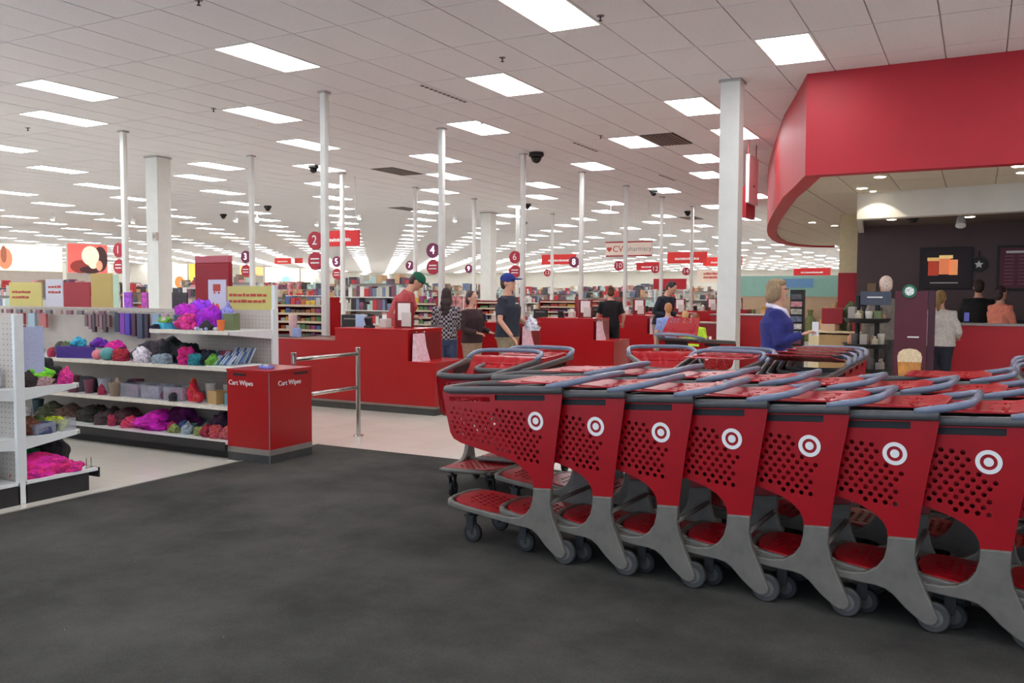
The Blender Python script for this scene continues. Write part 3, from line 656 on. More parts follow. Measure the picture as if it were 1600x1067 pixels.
item('box', -6.27, 5.9, Z1, .15, .12, .12, (190, 152, 96), 'tan cardboard box on the middle shelf', 'box', 'carton')
item('box', -6.08, 5.9, Z1, .1, .1, .11, (90, 140, 150), 'teal box on the middle shelf', 'box', 'carton'); item('heap', -5.99, 5.87, Z1, .06, .12, .12, (60, 56, 50), 'dark toy at the cabinet end of the middle shelf', 'toy', 'small_toy')
for x in (-6.52, -6.28, -6.06): item('cup', x, 6.06, Z1, .12, .12, .17, (200, 196, 186), 'silver lidded tub at the back of the middle shelf', 'tub', 'tub', 'silver tubs')
# upper shelf
item('box', -8.25, 5.95, Z2, .46, .25, .12, (70, 44, 130), 'long purple box on the upper shelf', 'box', 'carton'); item('heap', -8.3, 5.93, Z2+.12, .16, .15, .1, (70, 180, 210), 'cyan pouch on top of the long purple box', 'pouch', 'pouch')
item('heap', -8.0, 5.95, Z2+.12, .2, .16, .1, (110, 40, 170), 'violet pouch on top of the long purple box', 'pouch', 'pouch'); item('heap', -7.78, 5.97, Z2, .2, .2, .2, (220, 30, 150), 'hot magenta pouch on the upper shelf', 'pouch', 'pouch')
item('ball', -7.86, 5.82, Z2, .1, .1, .1, (230, 130, 140), 'pink and white ball on the upper shelf', 'ball', 'toy_ball'); item('ball', -7.7, 5.82, Z2, .14, .14, .13, (90, 160, 160), 'pale teal ball on the upper shelf', 'ball', 'toy_ball')
item('heap', -7.52, 5.84, Z2, .18, .16, .13, (170, 30, 50), 'dark red pouch on the upper shelf', 'pouch', 'pouch')
for k, x in enumerate([-7.3, -7.15, -6.95, -6.8, -7.05]): item('heap', x, 6.0+.04*(k % 2), Z2, .34, .3, .2+.03*(k % 3), [(44, 40, 50), (62, 50, 58), (36, 40, 44), (30, 34, 40), (70, 56, 66)][k], 'dark bag heaped on the upper shelf', 'bag', 'soft_bag', 'dark bags on the upper shelf')
item('heap', -7.18, 5.82, Z2, .22, .16, .16, (226, 214, 222), 'white frilled cloth in front of the dark bags', 'clothing', 'frilled_cloth'); item('heap', -6.9, 5.82, Z2, .2, .16, .1, (150, 164, 176), 'silver grey pouch in front of the dark bags', 'pouch', 'pouch')
item('heap', -6.62, 5.86, Z2, .16, .18, .18, (210, 30, 120), 'bright pink purse on the upper shelf', 'bag', 'purse')
for k, x in enumerate([-6.48, -6.36, -6.26, -6.42]): item('heap', x, 5.85+.06*(k % 2), Z2, .16, .15, .12+.03*(k % 2), [(40, 130, 140), (30, 34, 50), (110, 170, 60), (40, 40, 60)][k], '%s fabric item on the upper shelf' % ['teal', 'navy', 'lime green', 'black'][k], 'fabric', 'fabric_item')
# loose small goods filling the gaps
lc = [((60, 56, 60), 'charcoal'), ((120, 60, 80), 'plum'), ((70, 100, 110), 'slate teal'), ((150, 130, 110), 'beige'), ((190, 60, 90), 'rose'), ((90, 80, 130), 'dusky violet'), ((110, 120, 80), 'moss'), ((200, 190, 190), 'pale grey')]
for (zz, nm, xa, xb, n_) in [(Z0, 'base deck', -9.6, -5.99, 34), (Z1, 'middle shelf', -9.6, -5.99, 36), (Z2, 'upper shelf', -9.6, -6.3, 30), (Z3, 'top shelf', -6.95, -6.2, 8)]:
    for k in range(n_):
        c, cn = lc[R.randrange(8)]; kd = R.choice(['heap', 'heap', 'heap', 'box', 'ball', 'cup']); q = R.uniform(.06, .13)
        for t_ in range(14):
            px_, py_ = xa+(xb-xa)*(k+R.uniform(-1, 2))/n_, 5.82+R.uniform(0, .34)
            if xa < px_ < xb and clear_spot(px_, py_, zz, q*.45, q): break
        else: continue
        item(kd, px_, py_, zz, q, q, q*R.uniform(.8, 1.5), c, 'loose %s trinket on the %s of the bargain shelves' % (cn, nm), 'trinket', 'loose_trinket', '%s trinkets on the %s' % (cn, nm))
# row of slim blue pens leaning in a tray
tr = tag(empty('pen_tray', (-6.12, 5.98, Z2)), 'white tray of slanted blue and silver pens', 'tray'); MB().box(-.16, .13, -.2, .2, 0, .012).build('tray', M['white'], tr)
for i in range(9):
    for j in range(3): MB().tube([(-.14+.03*i, -.17+.12*j, .02), (-.12+.03*i, -.10+.12*j, .10+.03*j)], .008, 6).build('pen', mat('pen_blue', (60, 100, 160), .3) if (i+j) % 3 == 0 else mat('pen_silver', (190, 200, 214), .3), tr, True)
# top shelf
item('box', -6.94, 5.95, Z3, .16, .26, .06, (80, 190, 214), 'cyan tray on the top shelf', 'tray', 'tray'); item('heap', -6.93, 5.88, Z3+.06, .14, .12, .06, (130, 190, 70), 'lime green bracelet heap on the cyan tray', 'toy', 'bracelets')
item('heap', -6.97, 5.80, Z3, .12, .1, .05, (40, 34, 70), 'navy pouch at the end of the top shelf', 'pouch', 'pouch')
for k, (x, y, c, s, h, lab) in enumerate([(-6.75, 6.0, (190, 40, 190), .3, .26, 'violet'), (-6.62, 5.88, (230, 60, 140), .24, .16, 'hot pink'), (-6.52, 6.03, (90, 40, 150), .22, .22, 'deep purple'), (-6.42, 5.96, (170, 30, 200), .2, .24, 'bright purple'), (-6.66, 6.1, (150, 60, 220), .26, .3, 'orchid purple')]):
    item('heap', x, y, Z3, s, .24, h, c, '%s feather boa bundle on the top shelf' % lab, 'boa', 'boa_bundle')
item('heap', -6.32, 6.08, Z3, .14, .12, .28, (150, 150, 220), 'pale blue wig bundle standing on the top shelf', 'wig', 'wig_bundle')
item('heap', -6.55, 6.14, Z3, .12, .1, .26, (230, 90, 60), 'orange red bundle behind the boas', 'boa', 'boa_bundle')
item('cup', -6.17, 5.86, Z3, .075, .075, .1, (224, 110, 50), 'orange plastic cup on the top shelf', 'cup', 'cup')
for k in range(14): item('ball', -6.46+.035*(k % 8)+R.uniform(-.01, .01), 5.82+.06*(k//5)+R.uniform(-.02, .02), Z3, .035, .035, .03, [(200, 206, 214), (150, 160, 200), (220, 210, 190)][k % 3], 'small glassy trinket on the top shelf', 'trinket', 'trinket', 'glassy trinkets')
# hanging cards on the back panel of the bargain unit
def hang(x, z, w, h, c, lab, yb=6.31, n='hanging_pack', s=-1, cat='pack', grp=None):
    e = tag(empty(n, (x, yb, z)), lab, cat, grp)
    MB().tube([(0, s*-.01, .012), (0, s*.12, .012)], .003, 6).build('peg_hook', M['chrome'], e, True)
    o = obj('card', CARD, None, e, (0, s*.09, 0)); o.scale = (w, .03, h); o.color = (*lin(c), 1); return e
for k in range(7): hang(-8.55+.06*k, 1.27, .045, .14+.03*(k % 3), [(120, 84, 84), (150, 110, 110), (90, 64, 70)][k % 3], 'small brown hair clip card hung on the pegboard', grp='brown hair clip cards')
for k, (x, c, w, h, l) in enumerate([(-8.05, (40, 40, 70), .07, .2, 'navy'), (-7.97, (140, 50, 170), .07, .22, 'purple'), (-7.89, (80, 60, 170), .07, .23, 'violet blue'), (-7.79, (80, 30, 50), .05, .24, 'maroon'), (-7.7, (70, 76, 96), .08, .26, 'slate'), (-7.6, (60, 40, 60), .05, .25, 'dark plum'), (-7.46, (150, 170, 190), .1, .2, 'pale blue'), (-7.33, (190, 150, 160), .09, .15, 'dusty pink'), (-7.2, (170, 160, 150), .09, .14, 'beige')]):
    hang(x, 1.28, w, h, c, 'long %s accessory pack hung on the pegboard' % l)
for k in range(12): hang(-10.1+.18*k, 1.30, .09, .045, [(170, 150, 140), (140, 90, 100), (120, 110, 110)][k % 3], 'tiny jewellery card in the row along the top of the pegboard', grp='tiny jewellery cards')
for k, (x, c) in enumerate([(-9.7, (180, 80, 90)), (-9.5, (170, 190, 200)), (-9.3, (190, 100, 96))]): hang(x, 1.26, .12, .16, c, '%s toy pack hung at the far end of the pegboard' % ['red', 'pale blue', 'brick red'][k])
# --- near cut unit (aisle side, +y)
Yg = 4.0
item('heap', -6.1, 3.98, Z2, .16, .3, .17, (120, 214, 40), 'lime green plush toy on the cut shelf unit', 'toy', 'plush_toy'); item('heap', -6.12, 3.93, Z2, .12, .18, .24, (130, 190, 40), 'taller lime plush toy behind the lime one', 'toy', 'plush_toy')
item('heap', -6.2, 4.12, Z2, .3, .24, .2, (26, 26, 28), 'black plush bag with gold dots on the cut shelf unit', 'bag', 'plush_bag'); item('heap', -6.0, 4.17, Z2, .1, .1, .13, (240, 60, 150), 'hot pink felt pennant at the shelf end', 'toy', 'pennant')
item('heap', -6.02, 3.88, Z2, .1, .14, .12, (60, 44, 44), 'dark brown bundle at the shelf end', 'toy', 'bundle'); item('heap', -6.35, 3.95, Z2, .26, .2, .22, (150, 24, 30), 'dark red bundle behind the lime plush', 'toy', 'bundle')
item('heap', -6.02, 4.02, Z2, .09, .14, .07, (190, 150, 150), 'mottled pinkish trinket heap at the shelf edge', 'trinket', 'trinket_heap')
for k, (x, y, c, s, l) in enumerate([(-6.1, 3.92, (120, 70, 50), .2, 'rust brown'), (-6.15, 4.05, (90, 110, 50), .2, 'olive'), (-6.1, 4.15, (190, 200, 40), .13, 'acid yellow'), (-6.3, 4.1, (110, 90, 60), .26, 'khaki'), (-6.02, 4.0, (70, 80, 120), .14, 'slate blue')]):
    item('heap', x, y, .47, s, .2, .13-.01*k, c, '%s cloth on the lower shelf of the cut unit' % l, 'clothing', 'cloth_pile')
item('bin', -6.02, 4.16, .47, .13, .12, .09, (255, 255, 255), 'small clear bin on the lower shelf of the cut unit', 'bin', 'clear_bin', rz=0); item('bin', -6.02, 3.98, .47, .13, .16, .08, (255, 255, 255), 'wider clear bin on the lower shelf of the cut unit', 'bin', 'clear_bin', rz=0)
item('heap', -6.06, 3.99, Z0, .22, .44, .17, (240, 40, 150), 'hot pink cloth draped over the base of the cut unit', 'clothing', 'draped_cloth'); item('heap', -6.0, 4.18, Z0, .13, .22, .09, (226, 40, 130), 'pink cloth end at the base edge of the cut unit', 'clothing', 'draped_cloth')
item('heap', -6.3, 4.02, Z0, .24, .22, .26, (30, 130, 90), 'emerald green cloth behind the pink cloth', 'clothing', 'cloth_pile'); item('heap', -6.25, 3.88, Z0, .2, .14, .24, (190, 80, 40), 'burnt orange cloth behind the pink cloth', 'clothing', 'cloth_pile')
item('heap', -6.25, 4.2, Z0, .3, .24, .25, (24, 24, 26), 'black cloth heap on the base of the cut unit', 'clothing', 'cloth_pile')
e = tag(empty('price_fork', (-5.97, 4.33, .16)), 'small chrome two-prong sign fork at the base corner', 'sign holder')
for y in (-.02, .02): MB().tube([(0, y, 0), (0, y, .08)], .003, 6).build('prong', M['chrome'], e)
MB().box(-.01, .01, -.03, .03, 0, .006).build('foot', M['chrome'], e)
for hx, hc, hl, hn, hy in ((-6.05, (190, 196, 226), 'pale blue printed child shirt hung on the cut unit', 'child_shirt', .15), (-6.3, (176, 160, 176), 'lilac cloth hung behind the pale blue shirt', 'hanging_cloth', .10)):
    e = hang(hx, 1.25, .17, .34, hc, hl, 3.80, hn, 1, 'clothing'); c = [q for q in e.children if q.name.startswith('card')][0]; c.rotation_euler = (0, 0, PI/2); c.location.y = hy; c.data = c.data.copy(); c.data.materials.clear(); c.data.materials.append(M['cloth'])
item('heap', -6.25, 3.5, Z0, .4, .3, .22, (34, 30, 36), 'black bag heap on the camera side of the cut unit', 'bag', 'soft_bag'); item('bin', -6.05, 3.45, Z0, .2, .3, .09, (255, 255, 255), 'blue clear bin on the camera side of the cut unit', 'bin', 'clear_bin', rz=0)
item('bin', -6.2, 3.62, Z2, .3, .2, .15, (255, 255, 255), 'clear bin of lilac goods on the camera side of the cut unit', 'bin', 'clear_bin', rz=0); item('heap', -6.2, 3.62, Z2+.006, .25, .17, .12, (140, 120, 160), 'lilac goods inside the clear bin on the cut unit', 'toy', 'small_toy')
# --- header boards standing on the long unit
def board(x0, x1, z0, z1, y, col, label, name='sign_board', txt=None, tc='textr', sz=.07, t=.012, lift=None):
    e = tag(empty(name, ((x0+x1)/2, y, z0)), label, 'sign'); w = x1-x0
    MB().box(-w/2, w/2, -t/2, t/2, 0, z1-z0).build('panel', M['plain'], e, color=col)
    if lift: MB().box(-.012, .012, -t/2, t/2, -lift, 0).build('stem', M['white'], e)
    return e
def bars(e, rows, x0, x1, y, m='textr', h=.03):
    for k, z in enumerate(rows):
        n = 6; x = x0; rr = random.Random(k+3)
        while x < x1-.02:
            ww = rr.uniform(.03, .07); MB().box(x, min(x+ww, x1), y-.003, y, z, z+h*rr.uniform(.7, 1)).build('lettering', M[m], e); x += ww+.015
T = 1.335
e = board(-10.1, -9.5, T, 1.61, 6.34, (214, 196, 110), 'yellow header board with red lettering on the bargain unit, far end'); bars(e, [.15, .09], -.24, .1, -.007)
e = board(-9.42, -9.12, T, 1.645, 6.34, (214, 208, 214), 'white price header board next to the plain red board'); bars(e, [.15, .21], -.1, .12, -.007)
board(-9.1, -8.65, T, 1.61, 6.34, (168, 34, 44), 'plain red header board on the bargain unit'); board(-8.63, -8.28, T, 1.705, 6.34, (200, 168, 92), 'tall mustard header board on the bargain unit'); board(-8.27, -8.18, T, 1.69, 6.34, (206, 226, 196), 'narrow pale green header strip beside the mustard board')
e = board(-6.60, -6.0, T, 1.565, 6.36, (206, 192, 112), 'olive yellow header board with red lettering by the unit end'); bars(e, [.13, .07], -.27, .22, -.007)
MB().box(.30, .34, -.02, .02, 0, .24).build('end_post', M['white'], e)
e = board(-6.86, -6.62, T, 1.63, 6.36, (206, 200, 214), 'small white header card with red cart emblem'); mb = MB(); mb.box(-.05, .05, -.009, -.006, .18, .25); mb.build('cart_emblem', M['textr'], e)
for x in (-.03, .03): MB().cyl((x, -.008, .165), (0, 1, 0), .011, .003, 10).build('cart_wheel', M['textr'], e)
e = tag(empty('star_tee', (-7.35, 6.9, 1.2)), 'deep red tee shirt display panel standing behind the bargain unit', 'clothing display'); MB().box(-.27, .24, -.03, .03, 0, .62, .01).build('shirt', M['plain'], e, color=(150, 12, 30)); MB().box(-.27, .24, -.03, .03, .62, .70, .01).build('rail_cover', M['plain'], e, color=(190, 90, 100)); MB().box(-.02, .02, -.02, .02, -1.2, 0).build('stand', M['chrome'], e)

# goods on the camera side of the cut unit
cc = [((60, 50, 70), 'dusky purple'), ((150, 40, 90), 'raspberry'), ((60, 110, 120), 'teal'), ((196, 190, 186), 'pale grey'), ((40, 40, 44), 'black'), ((190, 150, 70), 'ochre')]
for zz, nm in ((Z0, 'base deck'), (.47, 'lower shelf'), (Z2, 'upper shelf')):
    for k in range(9):
        x_ = -6.65-.38*k+R.uniform(-.06, .06); c_, n_ = cc[R.randrange(6)]
        if clear_spot(x_, 3.55, zz, .13, .2): item(R.choice(['heap', 'heap', 'box', 'bin']), x_, 3.55, zz, .27, .24, R.uniform(.12, .22), c_, '%s goods on the %s, camera side of the cut unit' % (n_, nm), 'goods', 'shelf_goods', '%s goods on the cut unit %s' % (n_, nm))
# ================================================================== checkout lanes
LANES = [8.95+2.95*k for k in range(7)]
def counter(y, k):
    lane_no = 2*(k+1)
    e = tag(empty('checkout_counter', (-5.83, y, 0)), 'red laminate checkout counter of lane %s with stepped low bagging end' % NUM[lane_no], 'counter', 'red checkout counters')
    W = .78
    MB().box(-5.2, -.03, .03, W-.03, 0, .085).build('toe_kick', M['kick'], e); MB().box(-5.2, -.01, .012, W-.012, .085, .115).build('base_strip', M['strip'], e)
    MB().box(-.41, 0, 0, W, .115, .645).build('bagging_end', M['redlam'], e); MB().box(-.41, .006, -.006, W+.006, .645, .66, .003).build('bagging_top', mat('counter_top_red', (186, 28, 34), .25, var=.04), e)
    MB().box(-1.55, -.41, 0, W, .115, 1.04).build('register_body', M['redlam'], e); MB().box(-1.56, -.40, -.006, W+.006, 1.04, 1.055, .003).build('register_top', mat('counter_top_red', (206, 40, 44), .25), e)
    MB().box(-5.2, -1.55, 0, W, .115, .885).build('belt_body', M['redlam'], e); MB().box(-5.2, -1.56, -.006, W+.006, .885, .90, .003).build('belt_rail', mat('belt_rail', (170, 120, 110), .3, metal=.3), e); MB().box(-5.0, -2.35, .12, W-.12, .90, .908).build('belt', M['black'], e)
    for z in (.40,): MB().box(-.402, -.398, .05, W-.05, .66, 1.0).build('step_face', M['dkred'], e)
    return e
def register(x, y, z, lab):
    e = tag(empty('cash_register', (x, y, z)), lab, 'register')
    MB().box(-.12, .12, -.1, .1, 0, .06, .006).build('base', M['dark'], e); MB().tube([(0, 0, .06), (0, .02, .16)], .025, 8).build('stem', M['dark'], e)
    s = MB().box(-.15, .15, -.02, .03, .10, .30, .01).build('monitor', M['dark'], e); MB().box(-.13, .13, .0301, .033, .12, .28).build('screen', mat('screen_grey', (70, 84, 88), .2, emit=.15), s); MB().box(-.1, .1, -.023, -.0201, .235, .25).build('badge', M['strip'], s)
    return e
for k, y in enumerate(LANES):
    counter(y, k); n = 2*(k+1)
    register(-7.62+.0, y+.62, .908, 'black cash register monitor on the lane %s counter' % NUM[n])
    # card reader and printer
    e = tag(empty('card_reader', (-6.98, y+.2, 1.055)), 'black card reader on the lane %s register top' % NUM[n], 'card reader'); MB().box(-.05, .05, -.05, .05, 0, .03).build('foot', M['dark'], e); MB().loft([[(-.045, -.02, .03), (.045, -.02, .03), (.045, .02, .03), (-.045, .02, .03)], [(-.05, -.05, .12), (.05, -.05, .12), (.05, -.01, .14), (-.05, -.01, .14)]]).build('keypad', M['dark'], e)
    e = tag(empty('receipt_printer', (-6.80, y+.3, 1.055)), 'pale receipt printer on the lane %s register top' % NUM[n], 'printer'); MB().box(-.05, .05, -.07, .07, 0, .12, .01).build('case', M['offw'], e); MB().box(-.035, .035, -.02, -.018, .12, .17).build('paper', M['text'], e)
    e = tag(empty('notice_stand', (-6.55, y+.36, 1.055)), 'white notice sheets on the lane %s register panel' % NUM[n], 'notice'); MB().box(-.16, .12, .03, .05, 0, .34).build('panel', M['dkred'], e); MB().box(-.11, .08, .022, .03, .1, .32).build('sheet', M['text'], e); MB().box(-.05, .1, .015, .0215, .02, .2).build('sheet', M['offw'], e); MB().box(-.16, .12, 0, .06, 0, .012).build('foot', M['dkred'], e)
    # plastic bags on the rack at the step
    if k < 5:
        e = tag(empty('bag_rack', (-6.2, y+.05, .66)), 'wire rack of white and red plastic bags on lane %s bagging end' % NUM[n], 'bag rack'); MB().tube([(0, .03, 0), (0, .03, .36), (.05, .03, .36)], .006, 6).build('wire', M['chrome'], e, True); MB().tube([(0, .2, 0), (0, .2, .36), (.05, .2, .36)], .006, 6).build('wire', M['chrome'], e, True)
        MB().loft([[(.005, .0, .34), (.03, .0, .34), (.03, .22, .34), (.005, .22, .34)], [(.005, -.01, .18), (.05, -.01, .18), (.05, .23, .18), (.005, .23, .18)], [(.005, -.02, .0), (.10, -.02, .0), (.10, .24, .0), (.005, .24, .0)]]).build('bag_stack', mat('bag_plastic', (236, 196, 206), .4, var=.2, scale=30), e)
# leaning pale bag and cup on first counter
item('box', -7.35, 9.45, .908, .14, .05, .30, (170, 200, 232), 'pale blue paper bag standing by the lane two register', 'bag', 'paper_bag', rz=.2)
item('box', -7.58, 9.72, .908, .2, .08, .3, (190, 182, 176), 'beige panel box beside the pale blue bag', 'box', 'carton', rz=0)
item('cup', -8.25, 9.12, .908, .12, .12, .3, (214, 176, 176), 'clear bin of pinkish wrapped sweets at the pole foot', 'tub', 'tub', rz=0); item('box', -8.12, 9.05, .908, .1, .08, .12, (150, 170, 214), 'pale blue packet at the pole foot', 'pack', 'packet', rz=.3)
# impulse racks by each lane
cr_edge = mat('rack_edge', (216, 194, 160), .45, var=.06)
cols = [(200, 60, 50), (220, 180, 60), (90, 140, 70), (200, 196, 190), (120, 90, 70), (80, 100, 150), (190, 110, 60), (160, 60, 110), (230, 220, 200)]
names = ['red', 'yellow', 'green', 'white', 'brown', 'blue', 'orange', 'pink', 'cream']
def impulse(x0, x1, y, k):
    n = 2*(k+1); e = tag(empty('impulse_rack', (x0, y, 0)), 'red framed sweets rack with cream shelf edges by lane %s' % NUM[n], 'rack', 'checkout sweets racks'); w = x1-x0
    MB().box(0, w, .3, .33, 0, 1.36).build('back', M['dkred'], e)
    for x in (0, w-.025): MB().box(x, x+.025, -.03, .3, 0, 1.36 if x == 0 else 1.44).build('side', M['redlam'], e)
    for j, z in enumerate((.72, .84, .96, 1.08, 1.2, 1.32)):
        s = MB().box(.025, w-.025, 0, .3, z-.012, z).build('shelf', M['dkred'], e); MB().box(.025, w-.025, -.012, 0, z-.02, z+.012).build('edge', cr_edge, s)
        if j == 5 and k > 1: continue
        m = 9 if k < 2 else 4
        for i in range(m):
            c = R.randrange(9); ww = (w-.08)/m
            item('box', x0+.04+ww*(i+.5), y+.1, z, ww*.86, .12, R.uniform(.05, .085) if j < 5 else R.uniform(.05, .14), cols[c], 'small %s sweet packet on the lane %s rack' % (names[c], NUM[n]), 'packet', 'sweet_packet', 'lane %s %s packets' % (NUM[n], names[c]), rz=0)
for k, y in enumerate(LANES[:5]): impulse(-9.25, -8.3, y+.92, k)
# drinks cooler blocks and small red cabinet by lane eight
e = tag(empty('drinks_cooler', (-4.35, 15.9, 0)), 'small red checkout cabinet with white label behind the children', 'cabinet'); MB().box(-.35, .35, -.3, .3, .05, .98, .006).build('body', M['dkred'], e); MB().box(-.36, .36, -.31, .31, .98, 1.0).build('top', M['strip'], e); MB().box(.05, .1, -.304, -.3005, .6, .75).build('label_plate', M['text'], e); MB().box(-.33, .33, -.28, .28, 0, .05).build('plinth', M['dark'], e)
e = tag(empty('drinks_cooler', (-3.55, 16.6, 0)), 'wide red service counter behind the broad white column', 'counter'); MB().box(-.9, .22, -.35, .35, .05, 1.12, .006).build('body', M['redlam'], e); MB().box(-.92, .24, -.37, .37, 1.12, 1.14).build('top', M['strip'], e); MB().box(-.88, .2, -.33, .33, 0, .05).build('plinth', M['dark'], e); MB().box(-.905, -.9, -.2, .2, .3, .9).build('panel', M['dkred'], e)
# ================================================================== people
def person(label, x, y, face, h, top, legs, hair, hcol, arms, lean=0, head=(0, 0), sleeve=.5, coat=0, topmat=None, fat=1.0, cap=None, skin=None, extra=None):
    s = h/1.75; e = tag(empty('person', (x, y, 0), math.atan2(face[1], face[0])+PI/2), label, 'person'); e.scale = (s, s, s)
    rl = Matrix.Rotation(lean, 3, 'X')                      # forward lean about the hips
    def L(p):
        p = Vector(p)
        if p.z <= .95: return p
        k = min(1, (p.z-.95)/.15); q = rl @ (p-Vector((0, 0, .95)))+Vector((0, 0, .95)); return p.lerp(q, k)
    hr = Matrix.Rotation(head[0], 3, 'Z') @ Matrix.Rotation(head[1], 3, 'X'); hc = Vector((0, .0, 1.53))
    def H(p): return L(hr @ (Vector(p)-hc)+hc)
    def ring(z, rx, ry, oy=0, n=16, g=0): return [L(((rx+g)*math.cos(2*PI*k/n), oy+(ry+g)*math.sin(2*PI*k/n), z)) for k in range(n)]
    F = fat
    tor = [(.80,.12,.09,.01),(.90,.172*F,.118*F,.012),(1.0,.162*F,.112*F,0),(1.09,.145*F,.102*F,0),(1.2,.158*F,.112*F,-.004),(1.31,.178*F,.116*F,0),(1.39,.178,.098,.006),(1.435,.13,.082,.012),(1.465,.072,.066,.014),(1.52,.054,.058,.008),(1.58,.052,.056,0)]
    def hell(mb, c, r, n=14): 
        t = MB().ell(c, r, n, 10); mb.add([H(p) for p in t.v], t.f)
    sk = skin or M['skin']
    b = MB(); b.loft([ring(*t) for t in tor])
    hell(b, (0, 0, 1.648), (.074, .094, .104)); hell(b, (0, -.018, 1.59), (.056, .074, .07)); hell(b, (0, -.098, 1.625), (.013, .02, .024)); hell(b, (0, -.072, 1.545), (.026, .022, .016))
    for q in (-1, 1): hell(b, (q*.076, .012, 1.632), (.01, .02, .03), 8)
    tops = MB(); tops.loft([ring(z, rx, ry, oy, 16, .016) for z, rx, ry, oy in ([(.62-coat*.0, .15, .13, 0)] if coat > .5 else [])+[t for t in tor if .85 < t[0] < 1.47]])
    pants = MB(); pants.loft([ring(z, rx, ry, oy, 16, .012) for z, rx, ry, oy in tor[:3]])
    shoes = MB()
    for q in (-1, 1):
        st = .02*q
        leg = [(q*.085, .005, .90), (q*.092, -.005, .68), (q*.094, -.012+st, .48), (q*.095, .008+st, .28), (q*.096, .014+st, .085)]; rr = [.088*F, .078, .056, .053, .038]
        b.tube(leg, rr, 12); pants.tube(leg[:-1]+[(q*.096, .012+st, .05)], [r+.013 for r in rr[:-1]]+[.062], 12)
        b.ell((q*.1, -.045+st, .04), (.042, .12, .035), 12, 8); shoes.ell((q*.1, -.048+st, .048), (.048, .132, .048), 12, 8)
    hands = MB()
    for q, (el, wr) in zip((-1, 1), arms):
        sh = L((q*.185, .008, 1.40)); el = Vector(el); wr = Vector(wr); d = (wr-el).normalized()
        b.tube([L((q*.12, .008, 1.405)), sh, sh.lerp(el, .5), el, el.lerp(wr, .5), wr], [.05, .052, .045, .039, .036, .026], 12)
        pth = [L((q*.10, .008, 1.39)), sh, sh.lerp(el, .5), el, el.lerp(wr, .5), wr-d*.01]; rr = [.066, .07, .06, .054, .05, .042]
        if sleeve <= .5: m_ = sh.lerp(el, sleeve*1.5); tops.tube([pth[0], sh, m_], [.066, .071, .064], 12)
        else: tops.tube(pth, rr, 12)
        pc = wr+d*.045; t = MB().ell((0, 0, 0), (.036, .016, .05), 10, 8); zax = d; side = Vector((0, 0, 1)).cross(zax); side = side.normalized() if side.length > .1 else Vector((1, 0, 0)); nn = zax.cross(side)
        rot = Matrix((side, nn, zax)).transposed(); hands.add([rot @ Vector(p)+pc for p in t.v], t.f)
        for i, (o, ln) in enumerate(((-.026, .058), (-.009, .068), (.009, .066), (.025, .052))):
            a = pc+side*o+zax*.035; hands.tube([a, a+zax*ln*.5+nn*.006*q, a+zax*ln*.85+nn*.026*q], [.0095, .0088, .007], 6)
        a = pc+side*(.03*-q)+zax*-.01; hands.tube([a, a+side*(.026*-q)+zax*.022, a+side*(.03*-q)+zax*.05+nn*.012*q], [.011, .0095, .0075], 6)
    me = remesh(b, 'body', .0125, 3); bm = bmesh.new(); bm.from_mesh(me); hm = hands.mesh('h', True); bm.from_mesh(hm); bm.to_mesh(me); bm.free(); shade(me); bpy.data.meshes.remove(hm)
    obj('body', me, sk, e)
    o = obj('top', remesh(tops, 'top', .014, 2), topmat or M['cloth'], e); o.color = (*lin(top), 1)
    o = obj('trousers', remesh(pants, 'trousers', .014, 2), M['cloth'], e); o.color = (*lin(legs), 1)
    shoes.build('shoes', M['dark'], e, True)
    for q in (-1, 1): t = MB(); hell(t, (q*.031, -.087, 1.652), (.011, .007, .007), 8); t.build('eye', M['eye'], e, True)
    t = MB(); hell(t, (0, -.091, 1.585), (.02, .006, .006), 8); t.build('mouth', M['lips'], e, True)
    hm = MB()
    if hair != 'none':
        hell(hm, (0, .02, 1.668), (.083, .096, .095)); hell(hm, (0, .045, 1.63), (.078, .07, .09))
        if hair == 'long':
            for z, w_ in ((1.58, .09), (1.5, .095), (1.42, .09), (1.34, .075)): hell(hm, (0, .055 if z > 1.5 else .09, z), (w_, .05, .08))
            for q in (-1, 1): hell(hm, (q*.07, .02, 1.56), (.022, .045, .1))
        if hair == 'bob':
            hell(hm, (0, .05, 1.58), (.1, .075, .085)); hell(hm, (0, -.04, 1.715), (.07, .05, .04))
            for q in (-1, 1): hell(hm, (q*.078, .015, 1.61), (.026, .062, .085))
        if hair == 'pony': hell(hm, (0, .12, 1.66), (.035, .04, .04)); hell(hm, (0, .135, 1.58), (.04, .035, .09)); hell(hm, (0, .125, 1.5), (.03, .028, .07))
        if hair == 'bun': hell(hm, (0, .1, 1.73), (.045, .045, .045))
        if hair == 'back':
            hell(hm, (0, .06, 1.6), (.085, .06, .085))
        o = obj('hair', remesh(hm, 'hair', .012, 2), M['hair'], e); o.color = (*lin(hcol), 1)
    if cap:
        cm = MB(); hell(cm, (0, .008, 1.69), (.09, .108, .082)); t = MB().ell((0, -.125, 1.69), (.075, .085, .012), 14, 6); cm.add([H(p) for p in t.v], t.f)
        o = cm.build('cap', M['cloth'], e, True); o.color = (*lin(cap), 1)
    if extra: extra(e, H, L)
    return e
AW = (-.47, .88)          # looking into the store
RT = (.88, .47)           # walking across, to the cafe
down = [((-.25, .02, 1.13), (-.25, -.05, .88)), ((.25, .02, 1.13), (.25, -.05, .88))]
fwd = [((-.24, -.02, 1.13), (-.17, -.25, 1.08)), ((.24, -.02, 1.13), (.17, -.25, 1.08))]
cross = [((-.23, -.05, 1.12), (-.05, -.24, 1.05)), ((.23, -.05, 1.12), (.08, -.26, 1.08))]
